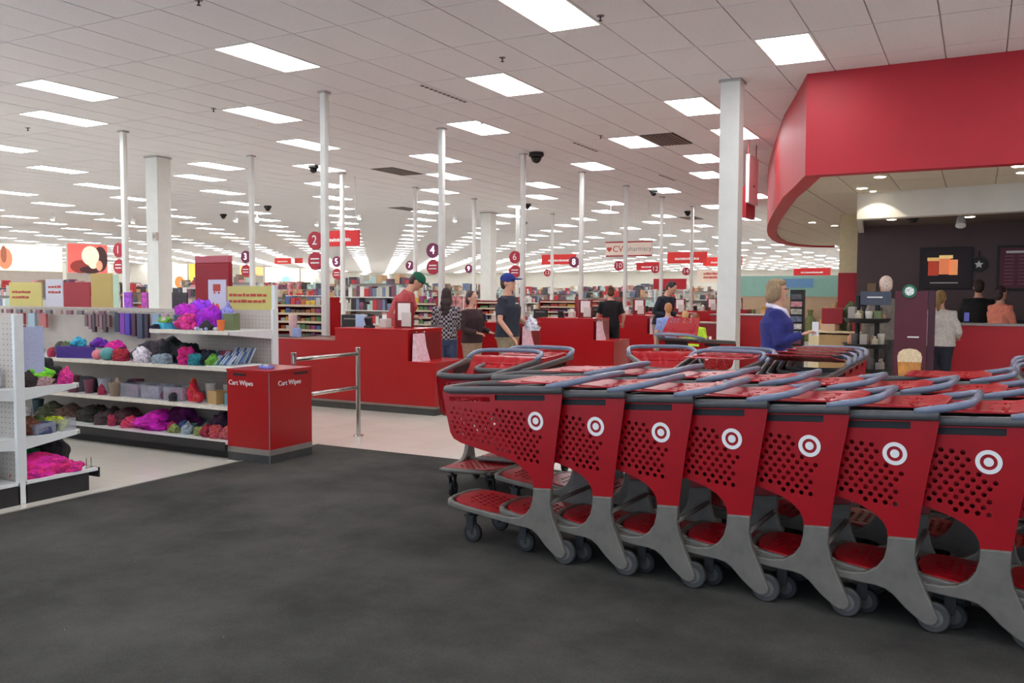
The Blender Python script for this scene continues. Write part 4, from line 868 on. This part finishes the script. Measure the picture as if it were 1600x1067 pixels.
person('woman seen from behind in black and white plaid shirt and jeans, long brown hair', -7.0, 11.05, (-.35, .94), 1.585, (60, 56, 60), (70, 86, 116), 'long', (52, 34, 30), cross, topmat=M['plaid'], sleeve=1)
person('woman in dark brown cardigan and khaki trousers pushing a cart by lane four', -6.44, 10.85, (.97, -.15), 1.535, (58, 38, 40), (176, 150, 126), 'back', (62, 44, 44), fwd, sleeve=1, fat=1.18)
def tee(e, H, L):
    t = MB(); rows = []
    for z in (1.16, 1.24, 1.32, 1.37): rows.append([L((xx, -(.118+.012*math.cos(xx*9)), z)) for xx in (-.1, -.05, 0, .05, .1)])
    v = [p for r in rows for p in r]+[p+Vector((0, -.003, 0)) for r in rows for p in r]; f = []
    for i in range(3):
        for j in range(4):
            if (i+j) % 3 != 2: f.append((20+i*5+j, 20+i*5+j+1, 20+i*5+j+6, 20+i*5+j+5))
    MB().add(v, f).build('shirt_print', M['text'], e)
person('tall man in royal blue cap and dark navy printed tee shirt', -5.72, 10.6, (.99, .08), 1.765, (44, 48, 60), (150, 136, 110), 'short', (70, 50, 40), [((-.27, .0, 1.13), (-.25, -.17, .92)), ((.25, -.05, 1.14), (.16, -.3, 1.05))], cap=(40, 54, 130), sleeve=.5, fat=1.3, extra=tee)
item('heap', -5.42, 10.72, 1.0, .2, .14, .22, (226, 222, 232), 'white plastic shopping bags in the cap man hands', 'bag', 'plastic_bag')
person('cashier in faded red shirt and green cap bending over lane four', -7.72, 10.75, (.85, .52), 1.88, (186, 78, 80), (60, 56, 60), 'short', (60, 44, 36), fwd, lean=.42, head=(0, .25), cap=(26, 96, 70), sleeve=.5, fat=1.42)
person('woman in black tee shirt seen from behind at the lane six bagging end', -6.35, 15.98, (-.3, .95), 1.655, (22, 22, 26), (26, 24, 28), 'bun', (96, 62, 40), [((-.27, .0, 1.13), (-.24, -.15, 1.0)), ((.27, .0, 1.13), (.24, -.15, 1.0))], sleeve=.5, fat=1.05)
person('man in dark navy jacket leaning over his shopping in lane eight', -5.42, 16.25, (.95, -.3), 1.79, (34, 38, 52), (150, 140, 120), 'short', (34, 26, 26), fwd, lean=.3, head=(0, .35), sleeve=1, fat=1.1)
person('child in pale blue shirt with sandy hair seen from behind', -4.45, 13.7, AW, 1.36, (150, 166, 222), (70, 70, 90), 'short', (190, 130, 84), down, sleeve=.5)
person('small blond child half hidden behind the pale blue child', -4.38, 14.4, AW, 1.22, (226, 180, 120), (90, 80, 80), 'short', (220, 170, 110), down, sleeve=.5)
person('child in lime green tee shirt with red-brown hair seen from behind', -3.93, 13.5, (.2, .98), 1.2, (190, 230, 60), (50, 46, 56), 'short', (150, 84, 50), [((-.26, .0, 1.13), (-.28, -.05, .9)), ((.27, -.02, 1.13), (.3, -.08, .9))], sleeve=.5)
def collar(e, H, L):
    t = MB(); t.tube([L((-.09, .03, 1.475)), L((0, .085, 1.49)), L((.09, .03, 1.475)), L((.075, -.08, 1.43)), L((.03, -.12, 1.36))], [.022, .028, .026, .024, .014], 8); t.tube([L((-.09, .03, 1.475)), L((-.075, -.08, 1.43)), L((-.03, -.12, 1.36))], [.024, .024, .014], 8); t.build('collar', mat('white_cotton', (236, 226, 240), .8), e, True)
    MB().tube([H((-.08, -.07, 1.652)), H((0, -.112, 1.652)), H((.08, -.07, 1.652)), H((.08, .02, 1.65))], .0035, 6).build('glasses', M['dark'], e)
person('woman in blue jacket with short blond hair and glasses beside the carts', -1.72, 8.62, (.98, .16), 1.65, (44, 48, 118), (50, 52, 70), 'bob', (150, 124, 92), [((-.25, -.03, 1.12), (-.16, -.25, 1.2)), ((.29, .08, 1.13), (.25, .0, .92))], sleeve=1, fat=1.32, extra=collar)
item('box', -1.36, 8.60, 1.12, .06, .008, .13, (240, 240, 244), 'white receipt held up by the woman in blue', 'receipt', 'receipt', rz=.4)
person('man in grey pullover seen from behind queueing at the cafe', -1.13, 12.75, AW, 1.755, (120, 112, 104), (74, 68, 68), 'short', (226, 204, 190), down, sleeve=1, fat=1.12)
person('woman in white cardigan with tied blond hair queueing at the cafe', -.48, 13.35, (.2, .98), 1.57, (196, 188, 182), (40, 42, 56), 'pony', (130, 100, 60), [((-.27, .0, 1.12), (-.22, -.18, 1.05)), ((.27, .0, 1.12), (.17, -.24, 1.26))], sleeve=1, fat=1.3)
item('box', -.16, 13.62, 1.15, .06, .012, .12, (110, 120, 220), 'blue phone held up by the woman in white', 'phone', 'phone', rz=.3)
person('person in black jacket ordering at the cafe counter', -.03, 16.1, (-.1, 1), 1.755, (26, 24, 26), (30, 30, 34), 'short', (48, 32, 26), fwd, sleeve=1, fat=1.35)
person('woman in salmon pink top with dark hair at the cafe counter', .28, 15.45, (.75, .66), 1.65, (236, 140, 116), (50, 46, 50), 'back', (50, 28, 30), cross, sleeve=1, fat=1.3)
# the brown cardigan woman and cap man carts
cart(-5.55, 10.62, -.2, 'red shopping cart pushed by the woman in brown', -1.2) if False else None
# ================================================================== cafe
e = tag(empty('half_wall', (-.42, 14.0, 0)), 'red half wall with pale ledge in front of the cafe queue', 'half wall')
MB().box(0, 6, 0, .15, .1, 1.08).build('panel', M['redwall'], e); MB().box(-.02, 6, -.02, .17, 1.08, 1.115, .004).build('ledge', M['gloss'], e); MB().box(.01, 6, .01, .14, 0, .1).build('toe_kick', M['kick'], e); MB().box(-.012, 0, -.005, .155, 0, 1.08).build('end_trim', M['strip'], e)
# tall promo banner stand
e = tag(empty('promo_stand', (-.665, 11.0, 0)), 'tall burgundy cafe promotion stand with drink picture and round green badge', 'sign')
burg = mat('burgundy_board', (84, 24, 40), .5, var=.12, scale=3)
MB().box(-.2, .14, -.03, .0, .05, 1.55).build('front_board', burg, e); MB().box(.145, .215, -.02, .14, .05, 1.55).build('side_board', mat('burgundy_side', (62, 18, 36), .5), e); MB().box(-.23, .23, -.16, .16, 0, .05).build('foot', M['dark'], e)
cupb = MB(); cupb.lathe([(.105, .42), (.125, .86)], 18); 
c_ = MB().loft([[(rx*math.cos(2*PI*k/20), -.034-.012*max(0, math.sin(2*PI*k/20)), z) for k in range(20)] for rx, z in [(.105, .46), (.115, .6), (.125, .74)]]).build('drink_print', mat('caramel_print', (206, 140, 70), .5, var=.25, scale=12), e, loc=(-.03, 0, 0))
MB().loft([[(rx*math.cos(2*PI*k/20), -.034-.012*max(0, math.sin(2*PI*k/20)), z) for k in range(20)] for rx, z in [(.125, .741), (.13, .80), (.115, .85), (.07, .885), (.01, .895)]]).build('foam_print', mat('foam_print', (228, 204, 166), .6, var=.2, scale=40), e, loc=(-.03, 0, 0))
MB().box(-.06, .06, -.0325, -.0305, 1.02, 1.035).build('lettering', M['text'], e)
MB().cyl((-.05, -.04, 1.55), (0, 1, 0), .075, .012, 24).build('badge', mat('badge_green', (40, 110, 84), .5), e, 40)
bd = MB(); bd.cyl((-.05, -.048, 1.55), (0, 1, 0), .05, .005, 20); bd.build('badge_centre', mat('badge_white', (226, 232, 228), .5, var=.5, scale=40), e, 40)
# wall pictures and menu
def frame_pic(x0, x1, z0, z1, lab, col, name='menu_board'):
    e = tag(empty(name, ((x0+x1)/2, 17.5, z0)), lab, 'picture'); w = x1-x0; h = z1-z0
    MB().box(-w/2, w/2, -.05, 0, 0, h, .006).build('frame', M['dark'], e); MB().box(-w/2+.04, w/2-.04, -.055, -.05, .04, h-.04).build('panel', M['plain'], e, color=col); return e
e = frame_pic(-.98, -.14, 1.62, 2.36, 'dark wall screen showing layered cakes', (44, 26, 32), 'wall_screen')
for x, w_, z0, z1, c in [(-.2, .17, .24, .5, (150, 50, 30)), (-.02, .18, .26, .54, (196, 110, 70)), (.12, .14, .25, .52, (206, 128, 80)), (-.2, .2, .5, .56, (190, 150, 90)), (.0, .22, .54, .6, (206, 170, 110))]: MB().box(x-w_/2, x+w_/2, -.0585, -.0555, z0, z1).build('cake_print', M['glow'], e, color=c)
MB().box(-.25, .2, -.0585, -.0555, .1, .12).build('lettering', M['offw'], e)
e = frame_pic(.24, 1.5, 1.6, 2.37, 'plum coloured menu board with rows of small print', (108, 40, 62))
for r_ in range(9):
    for c2 in range(5): MB().box(-.52+.21*c2, -.38+.21*c2, -.0575, -.0555, .1+.06*r_, .118+.06*r_).build('lettering', mat('menu_print', (150, 96, 110), .6), e)
MB().box(-.5, -.1, -.058, -.0555, .64, .68).build('heading', M['text'], e)
e = tag(empty('wall_ornament', (-.04, 17.5, 1.95)), 'round dark wall ornament with pale star centre', 'ornament'); MB().cyl((0, -.02, .1), (0, 1, 0), .13, .04, 20).build('disc', M['dark'], e, 40)
st = [(math.sin(PI*k/5)*(.075 if k % 2 == 0 else .035), .1+math.cos(PI*k/5)*(.075 if k % 2 == 0 else .035)) for k in range(10)]; sv, sf = panel2d(st, [], .003); MB().add([(a, -.045+t, b) for a, b, t in sv], sf).build('star', M['text'], e); MB().tube([(0, -.01, .22), (0, -.01, .34)], .01, 6).build('hook', M['dark'], e)
# back bar counter and goods on its shelf
e = tag(empty('cafe_counter', (-1.2, 16.9, 0)), 'dark wooden cafe back counter under the brown wall', 'counter'); MB().box(-.8, 6, -.25, .3, .08, 1.05).build('body', mat('dark_wood', (70, 48, 38), .5, var=.2), e); MB().box(-.82, 6, -.28, .32, 1.05, 1.09).build('worktop', M['dark'], e); MB().box(-.78, 6, -.2, .3, 0, .08).build('plinth', M['dark'], e)
for k in range(16): item(['box', 'bottle', 'cup'][k % 3], -1.9+.075*k, 16.85, 1.09, .055, .06, .12+.05*(k % 4), [(190, 170, 120), (150, 120, 80), (210, 196, 160), (110, 90, 60)][k % 4], 'pale coffee pack in the row on the cafe back counter', 'pack', 'coffee_pack', 'coffee packs on the back counter', rz=0)
item('box', -1.72, 16.92, 1.44, .15, .1, .28, (120, 96, 62), 'brown framed plaque box above the coffee packs', 'box', 'plaque', rz=0)
e = tag(empty('wall_shelf', (-1.72, 17.2, 1.41)), 'thin dark shelf holding the plaque box', 'shelf'); MB().box(-.2, .25, -.35, .3, 0, .03).build('board', M['dark'], e); MB().box(-.18, -.16, -.3, .3, -.1, 0).build('bracket', M['dark'], e); MB().box(.2, .22, -.3, .3, -.1, 0).build('bracket', M['dark'], e)
# black tiered display rack
e = tag(empty('tiered_rack', (-1.28, 11.9, 0)), 'black tiered wire display rack with cafe goods', 'rack')
for x in (-.09, .14): MB().cyl((x, 0, .75), (0, 0, 1), .03, 1.5, 10).build('post', M['black'], e, 40)
MB().cyl((.02, 0, .015), (0, 0, 1), .3, .03, 20).build('foot', M['black'], e, 40)
for z in (.55, .86, 1.18): 
    t = MB().lathe([(.1, z-.03), (.25, z-.02), (.29, z+.03), (.28, z+.035), (.25, z), (.1, z)], 20, (.02, 0, 0)).build('tier', M['black'], e, 40)
sg = MB().box(-.06, .3, -.03, -.01, 1.38, 1.55).build('header', mat('slate_board', (70, 76, 90), .5), e); MB().box(.02, .2, -.034, -.0305, 1.47, 1.485).build('lettering', M['text'], sg); MB().box(-.02, .0, -.01, .02, 1.2, 1.4).build('header_post', M['black'], e)
gc = [(190, 176, 150), (214, 206, 190), (120, 130, 90), (200, 140, 110), (90, 84, 80), (160, 150, 140)]; gn = ['beige', 'cream', 'olive', 'peach', 'charcoal', 'stone']
for z in (.55, .86, 1.18):
    for k in range(9):
        a = 2*PI*k/9+z*3; i = (k+int(z*10)) % 6; item(['box', 'bottle', 'cup'][k % 3], -1.26+.18*math.cos(a), 11.9+.18*math.sin(a), z+.004, .09, .07, R.uniform(.09, .17), gc[i], 'small %s cafe pack on the black tiered rack' % gn[i], 'pack', 'cafe_pack', 'cafe packs %s' % gn[i])
# tan display cabinet with red bags, and cartons
e = tag(empty('display_cabinet', (-1.98, 13.1, 0)), 'tan wooden display cabinet with cream end behind the black rack', 'cabinet'); MB().box(-.14, .0, -.25, .3, 0, .98).build('end', M['cream'], e); MB().box(0, 1.0, -.25, .3, .04, .95).build('body', M['tan'], e); MB().box(-.15, 1.02, -.27, .32, .98, 1.0).build('top', M['cream'], e); MB().box(.02, .98, -.22, .27, 0, .04).build('plinth', M['dark'], e)
item('box', -1.85, 12.98, 1.0, .2, .2, .1, (206, 170, 140), 'peach carton on the tan display cabinet', 'box', 'carton'); item('box', -1.84, 13.05, 1.1, .28, .2, .22, (150, 20, 30), 'dark red gift bag on the tan display cabinet', 'bag', 'gift_bag'); item('box', -1.5, 13.05, 1.0, .24, .18, .2, (160, 26, 34), 'wide dark red gift box on the tan display cabinet', 'box', 'gift_box')
for k in range(6): item('bottle', -1.6+.09*k, 12.95+.1*(k % 2), 1.0, .06, .06, .14+.03*(k % 3), [(90, 80, 60), (150, 130, 100), (70, 90, 70)][k % 3], 'small dark jar on the tan display cabinet', 'jar', 'jar', 'dark jars on the cabinet')
item('heap', -1.62, 13.2, 1.0, .3, .25, .42, (70, 84, 50), 'olive green potted foliage on the tan display cabinet', 'plant', 'foliage')
# ================================================================== hanging banners and the store beyond
def banner(x0, x1, z0, z1, y, label, col=(214, 40, 44), rows=0, txt=None, tcol='text', size=.3, glow=False):
    e = tag(empty('hanging_sign', ((x0+x1)/2, y, z0)), label, 'sign'); w_ = x1-x0; h = z1-z0
    MB().box(-w_/2, w_/2, -.03, .03, 0, h).build('panel', M['plain'], e, color=col)
    for x in (-w_*.4, w_*.4): MB().tube([(x, 0, h), (x, 0, CZ-z0)], .008, 5).build('rod', M['pole'], e)
    if rows: bars(e, [h*(.3+.3*i) for i in range(rows)], -w_*.3, w_*.3, -.031, tcol, h*.22)
    if txt: text(txt, size, M[tcol], e, (0, -.034, h/2))
    return e
banner(-14.1, -12.95, 2.62, 2.99, 16.6, 'large red hanging sign behind lane two pole', rows=1)
e = banner(-9.95, -8.5, 2.62, 3.07, 24.6, 'white hanging pharmacy sign with red letters and red edges', (240, 222, 206))
text('CVS', .26, M['textr'], e, (-.27, -.034, .22)); text('pharmacy', .2, M['strip'], e, (.33, -.034, .22)); MB().box(-.725, .725, -.036, .036, .41, .45).build('edge', M['redlam'], e); MB().box(-.725, .725, -.036, .036, 0, .04).build('edge', M['redlam'], e)
hv, hf = panel2d([(0, -.08), (.075, 0), (.075, .045), (.04, .07), (0, .045), (-.04, .07), (-.075, .045), (-.075, 0)], [], .002); MB().add([(-.6+a, -.034+t, .22+b) for a, b, t in hv], hf).build('heart', M['textr'], e)
banner(-10.45, -8.93, 2.67, 3.09, 32, 'wide bright red hanging sign left of the broad white column', (226, 50, 46), rows=1)
banner(-10.2, -8.6, 2.69, 3.05, 36, 'red hanging sign half behind the broad white column', (226, 50, 46), rows=1)
banner(-16.7, -15.1, 2.76, 3.19, 34, 'red hanging sign between lane six and lane eight poles', (226, 50, 46), rows=1)
banner(-10.94, -9.98, 2.37, 2.65, 30, 'small red hanging sign by the lane twelve pole', (206, 30, 40), rows=1)
banner(-8.2, -6.47, 2.47, 2.83, 45, 'red hanging sign above the woman in blue', (216, 36, 40), rows=1)
banner(-38.5, -37.2, 3.28, 3.64, 41, 'small red hanging sign over the produce posters', (226, 60, 50), rows=1); banner(-36.9, -36.3, 3.3, 3.62, 41, 'tiny square red hanging sign over the produce posters', (226, 60, 50))
e = tag(empty('red_marquee', (-8.16, 25.25, 0)), 'red board standing on posts behind the man in the navy jacket', 'sign'); MB().box(-.5, .5, -.03, .03, 1.66, 1.97).build('panel', M['plain'], e, color=(196, 30, 44))
for x in (-.45, .45): MB().box(x-.02, x+.02, -.02, .02, 0, 1.66).build('post', M['chrome'], e)
banner(-12.2, -10.6, 2.1, 2.7, 42, 'small pale price sign with red stripes beyond the lanes', (236, 214, 196), rows=2, tcol='textr')
# posters on the left: panels with emission added to read bright, on a fixture wall
def wall_poster(x, y0, y1, z0, z1, label, cols, stand=True):
    e = tag(empty('emissive_poster', (x, (y0+y1)/2, z0)), label, 'poster'); w_ = y1-y0; h = z1-z0
    MB().box(-.06, 0, -w_/2, w_/2, 0, h).build('case', M['offw'], e)
    if stand: MB().box(-.05, -.01, -w_/2, w_/2, -z0, 0).build('support_wall', M['peg'], e)
    MB().box(0, .01, -w_/2+.03, w_/2-.03, .03, h-.03).build('panel', M['glow'], e, color=cols[0])
    for k, (a, b, ra, rb, c) in enumerate(cols[1]):
        n = 20; ang = [(a*w_/2+ra*math.cos(2*PI*i/n), h/2+b*h/2+rb*math.sin(2*PI*i/n)) for i in range(n)]
        v_, f_ = panel2d(ang, [], .003); MB().add([(.014+.003*k+t, p, q) for p, q, t in v_], f_).build('picture_print', M['glow'], e, color=c)
    return e
wall_poster(-34, 18.6, 23.65, 2.32, 3.42, 'long bright cream fashion poster on the left wall', ((255, 248, 224), [(-.2, -.1, .45, .45, (240, 180, 140)), (.02, -.1, .3, .42, (214, 130, 96)), (.0, .2, .12, .34, (150, 90, 70))]))
wall_poster(-34, 23.85, 25.8, 2.3, 3.58, 'framed bright beauty poster of a face and red hair', ((232, 96, 88), [(.62, .0, .36, .55, (60, 34, 36)), (-.35, -.55, .5, .28, (130, 50, 44)), (.1, -.75, .5, .16, (60, 30, 34)), (.12, .2, .42, .42, (250, 226, 190)), (.25, -.2, .26, .3, (250, 220, 184)), (.55, -.45, .16, .22, (230, 150, 120))]))
for k, (y0, y1, c, cs, lb) in enumerate([(30.2, 32.0, (255, 240, 214), [(.4, -.3, .3, .3, (240, 130, 70))], 'orange fruit'), (32.05, 33.3, (250, 214, 90), [(.2, -.2, .3, .4, (120, 90, 50))], 'yellow and brown fruit'), (33.35, 34.6, (255, 238, 200), [(0, -.3, .25, .3, (230, 180, 110))], 'pale bread'), (35.6, 37.4, (250, 196, 130), [(0, 0, .5, .4, (236, 130, 90))], 'peach coloured food'), (37.5, 40.4, (255, 246, 224), [(.2, -.2, .4, .4, (150, 200, 230)), (-.3, -.6, .4, .2, (240, 120, 100))], 'blue and red food'), (40.5, 41.8, (255, 240, 206), [], 'plain cream')]):
    wall_poster(-36, y0, y1, 1.5, 3.0, 'bright produce poster with %s on the left wall' % lb, (c, cs))
# generic fixtures beyond the lanes
fixcol = [(190, 50, 54), (222, 218, 212), (84, 84, 92), (140, 116, 100), (110, 122, 150), (200, 160, 120), (120, 70, 90), (186, 182, 168), (56, 48, 50), (176, 200, 192), (206, 140, 144)]
fixn = ['red', 'white', 'charcoal', 'brown', 'blue', 'tan', 'plum', 'stone grey', 'black', 'pale mint', 'dusty pink']
PK = MB().box(-.5, .5, -.5, .5, 0, 1).mesh('product'); PK.materials.append(M['pack'])
nprod = [0]; far_mb = {}
def far_shelf(x, y, L_, h, rz, lab, dense=True, seed=0):
    e = tag(empty('store_gondola', (x, y, 0), rz), lab, 'shelf unit', 'store shelving beyond the checkouts')
    MB().box(-L_/2, L_/2, -.02, .02, .1, h).build('back_panel', M['offw'], e); MB().box(-L_/2, L_/2, -.42, .42, 0, .12).build('base', M['white'], e)
    zs = [.12+(h-.12)*i/4 for i in range(1, 5)]
    for z in zs[:-1]:
        MB().box(-L_/2, L_/2, -.4, .4, z-.012, z+.012).build('shelf', M['white'], e)
    rr = random.Random(seed)
    for li, z in enumerate([.12]+[q+.012 for q in zs[:-1]]+[h]):
        xx = -L_/2+.05; lim = (h-.12)/4-.05
        while xx < L_/2-.15:
            ww = rr.uniform(.07, .22); c = rr.randrange(len(fixcol)); hh = rr.uniform(.5, 1)*lim if li < 4 else rr.uniform(.08, .3)
            if z+hh > .75:
                px = Vector((xx+ww/2, -.2, 0)); px.rotate(Matrix.Rotation(rz, 3, 'Z')); s_ = seen((x+px.x, y+px.y, z))
                if s_ and -20 < s_[0] < 1620:
                    far_mb.setdefault(c, []).append((s_[2], x, y, rz, xx+ww/2, (-.2 if li < 4 else 0), z, ww*.94, .3, hh))
            xx += ww
# lanes of apparel tables and gondolas
sid = 0; OCC = [(-14.87, 12.5, 1), (-14.8, 26, 1.6), (-6.2, 30.5, 2.5), (-3.3, 33, 1.8)]
def free(x, y, r):
    if any(math.hypot(x-a, y-b) < r+c for a, b, c in OCC): return False
    OCC.append((x, y, r)); return True
for yy in (19.5, 22.5, 26, 30, 34, 38, 43, 48, 53, 59, 66):
    for xx in range(-44, 2, 4):
        X = xx+R.uniform(-.6, .6)
        s_ = seen((X, yy, 1))
        if s_ is None or s_[0] < -60 or s_[0] > 1420: continue
        if inpoly((X, yy), [(-6.3, 11), (9, 11), (9, 30), (-6.3, 30)]) and X > -3: continue
        if -15.6 < X and yy < 31: continue
        if not free(X, yy, 1.45): continue
        sid += 1; far_shelf(X, yy, 2.8, R.choice([1.35, 1.5, 1.65, 1.8]), R.choice([0, 0, PI/2, 0]), 'white store shelf unit stocked with mixed goods beyond the checkouts', seed=sid)
for k, (xx, yy) in enumerate([(-17, 8.6), (-20.5, 9.5), (-18, 12.5), (-22, 13.5), (-26, 15), (-17.5, 16), (-21, 18.5), (-25, 20), (-29, 20), (-11.0, 29.8), (-16.5, 14.2), (-28, 24)]):
    if not free(xx, yy, 1.2): continue
    far_shelf(xx, yy, 2.2, 1.4, .0, 'low shelf unit of mixed goods left of the lanes', seed=100+k)
FAR = MB(); FARM = []
for c, lst in far_mb.items():
    lst.sort(); near, rest = lst[:27], lst[27:]
    for (d, x, y, rz, lx, ly, z, sx, sy, sz) in near:
        p = Vector((lx, ly, 0)); p.rotate(Matrix.Rotation(rz, 3, 'Z')); o = bpy.data.objects.new('product_box', PK); COL.objects.link(o); o.location = (x+p.x, y+p.y, z+.001); o.rotation_euler = (0, 0, rz); o.scale = (sx, sy, sz); o.color = (*lin(fixcol[c]), 1)
        tag(o, '%s boxed product on a shelf beyond the checkouts' % fixn[c], 'product', '%s products beyond the checkouts' % fixn[c])
    mb = MB() if False else FAR; f0 = len(mb.f)
    for (d, x, y, rz, lx, ly, z, sx, sy, sz) in rest:
        t = MB().box(lx-sx/2, lx+sx/2, ly-sy/2, ly+sy/2, z+.001, z+sz); rm = Matrix.Rotation(rz, 3, 'Z'); mb.add([rm @ Vector(p)+Vector((x, y, 0)) for p in t.v], t.f)
    FARM.append((f0, len(mb.f), c))
me = bpy.data.meshes.new('distant_products'); me.from_pydata(FAR.v, [], FAR.f)
for k, (a, b, c) in enumerate(FARM):
    me.materials.append(mat('far_goods_'+fixn[c].replace(' ', '_'), fixcol[c], .5, var=.45, scale=9))
    for q in range(a, b): me.polygons[q].material_index = k
o = stuff(obj('distant_products', me, None)); tag(o, 'far rows of small mixed goods on the distant shelves', 'products')
# apparel racks: round rails with hanging garments
GAR = MB().loft([[(-.22, -.03, 0), (.22, -.03, 0), (.22, .03, 0), (-.22, .03, 0)], [(-.2, -.035, -.5), (.2, -.035, -.5), (.2, .035, -.5), (-.2, .035, -.5)], [(-.24, -.04, -.85), (.24, -.04, -.85), (.24, .04, -.85), (-.24, .04, -.85)]]).mesh('garment'); GAR.materials.append(M['soft'])
rk = 0
for (x, y) in [(-16.2, 10.2), (-18.8, 10.8), (-15.8, 18), (-18.5, 21), (-22.5, 17), (-21.5, 24), (-26, 27), (-17, 27), (-12.5, 32), (-8.2, 31), (-4.5, 32.5), (-7, 36)]:
    if not free(x, y, .8): continue
    rk += 1; e = tag(empty('apparel_rack', (x, y, 0)), 'chrome straight rack of hanging garments beyond the lanes', 'clothes rack', 'apparel racks')
    for q in (-.6, .6): MB().tube([(q, 0, 0), (q, 0, 1.42)], .018, 8).build('post', M['chrome'], e, True); MB().box(q-.02, q+.02, -.25, .25, 0, .03).build('foot', M['chrome'], e)
    MB().tube([(-.6, 0, 1.42), (.6, 0, 1.42)], .015, 8).build('rail', M['chrome'], e, True)
    for k in range(9):
        c = (k//3+rk*2) % 11; o = bpy.data.objects.new('garment', GAR); COL.objects.link(o); o.location = (x-.5+.125*k, y, 1.40); o.rotation_euler = (0, 0, PI/2-.2); o.color = (*lin(fixcol[c]), 1); tag(o, '%s garment hanging on a chrome rack' % fixn[c], 'clothing', '%s hanging garments' % fixn[c])
# purple and black display panels behind the bargain unit
for (x, y, w_, z0, z1, c, lb) in [(-10.9, 8.6, .16, 1.05, 1.5, (150, 60, 190), 'slim purple poster card'), (-10.3, 8.4, .12, 1.15, 1.5, (190, 60, 170), 'slim magenta poster card'), (-9.95, 8.7, .3, 1.15, 1.5, (40, 34, 36), 'black and white poster card')]:
    e = tag(empty('poster_card', (x, y, 0)), lb+' on a stand behind the bargain unit', 'sign'); MB().box(-w_/2, w_/2, -.01, .01, z0, z1).build('card', M['pack'], e, color=c); MB().tube([(0, 0, 0), (0, 0, z0)], .012, 6).build('pole', M['chrome'], e); MB().box(-.12, .12, -.12, .12, 0, .015).build('foot', M['chrome'], e)
# teal and red fixtures seen between the column and the woman in blue
e = tag(empty('teal_display', (-6.2, 30.5, 0)), 'tall mint green display wall behind the broad white column', 'display'); MB().box(-1.5, 2.6, -.1, .1, 1.45, 2.15).build('panel', M['plain'], e, color=(150, 200, 186)); MB().box(.3, 1.3, -.12, -.1, 1.75, 2.05).build('blue_panel', M['plain'], e, color=(110, 160, 206)); MB().box(-1.5, 2.6, -.08, .08, 0, 1.45).build('lower_wall', M['plain'], e, color=(206, 178, 146))
for k in range(8): item(['heap', 'box', 'bottle'][k % 3], -7.4+.5*k, 29.9, 0, .4, .35, .9+.12*(k % 4), [(190, 70, 60), (120, 130, 80), (214, 170, 110), (150, 110, 90)][k % 4], 'tall mixed promotion stack in front of the mint display wall', 'goods', 'promotion_stack', 'promotion stacks by the mint wall')
e = tag(empty('white_display', (-3.3, 33, 0)), 'bright white fitting with slanted red marks beside the red pier', 'display'); MB().box(-.9, 1.0, -.1, .1, .2, 1.95).build('panel', M['glow'], e, color=(240, 230, 212)); MB().box(-.9, 1, -.2, .2, 0, .2).build('base', M['white'], e)
for k in range(4): MB().loft([[(-.4+.35*k, -.11, 1.6), (-.33+.35*k, -.11, 1.6), (-.33+.35*k, -.1, 1.6), (-.4+.35*k, -.1, 1.6)], [(-.3+.35*k, -.11, 1.85), (-.23+.35*k, -.11, 1.85), (-.23+.35*k, -.1, 1.85), (-.3+.35*k, -.1, 1.85)]]).build('red_mark', M['redlam'], e)
e = tag(empty('tan_kiosk', (-2.6, 21.5, 0)), 'tan wooden kiosk block behind the woman in blue', 'kiosk'); MB().box(-.45, .35, -.3, .3, 0, 1.15).build('body', M['tan'], e); MB().box(-.47, .37, -.32, .32, 1.15, 1.19).build('top', M['cream'], e)
for k in range(6): item(['bottle', 'box', 'heap'][k % 3], -2.95+.13*k, 21.4, 1.19, .11, .1, .16+.05*(k % 2), [(200, 150, 110), (90, 110, 60), (226, 216, 200)][k % 3], 'small display item on the tan kiosk', 'goods', 'display_item', 'goods on the tan kiosk')
e = tag(empty('magazine_tower', (-3.05, 17.2, 0)), 'narrow black magazine tower behind the woman in blue', 'rack'); MB().box(-.12, .12, -.1, .1, 0, 1.6).build('tower', M['dark'], e)
for k in range(9): MB().box(-.1, .1, -.13, -.1, .3+.14*k, .4+.14*k).build('magazine', M['pack'], e, color=fixcol[(k*3) % 11])
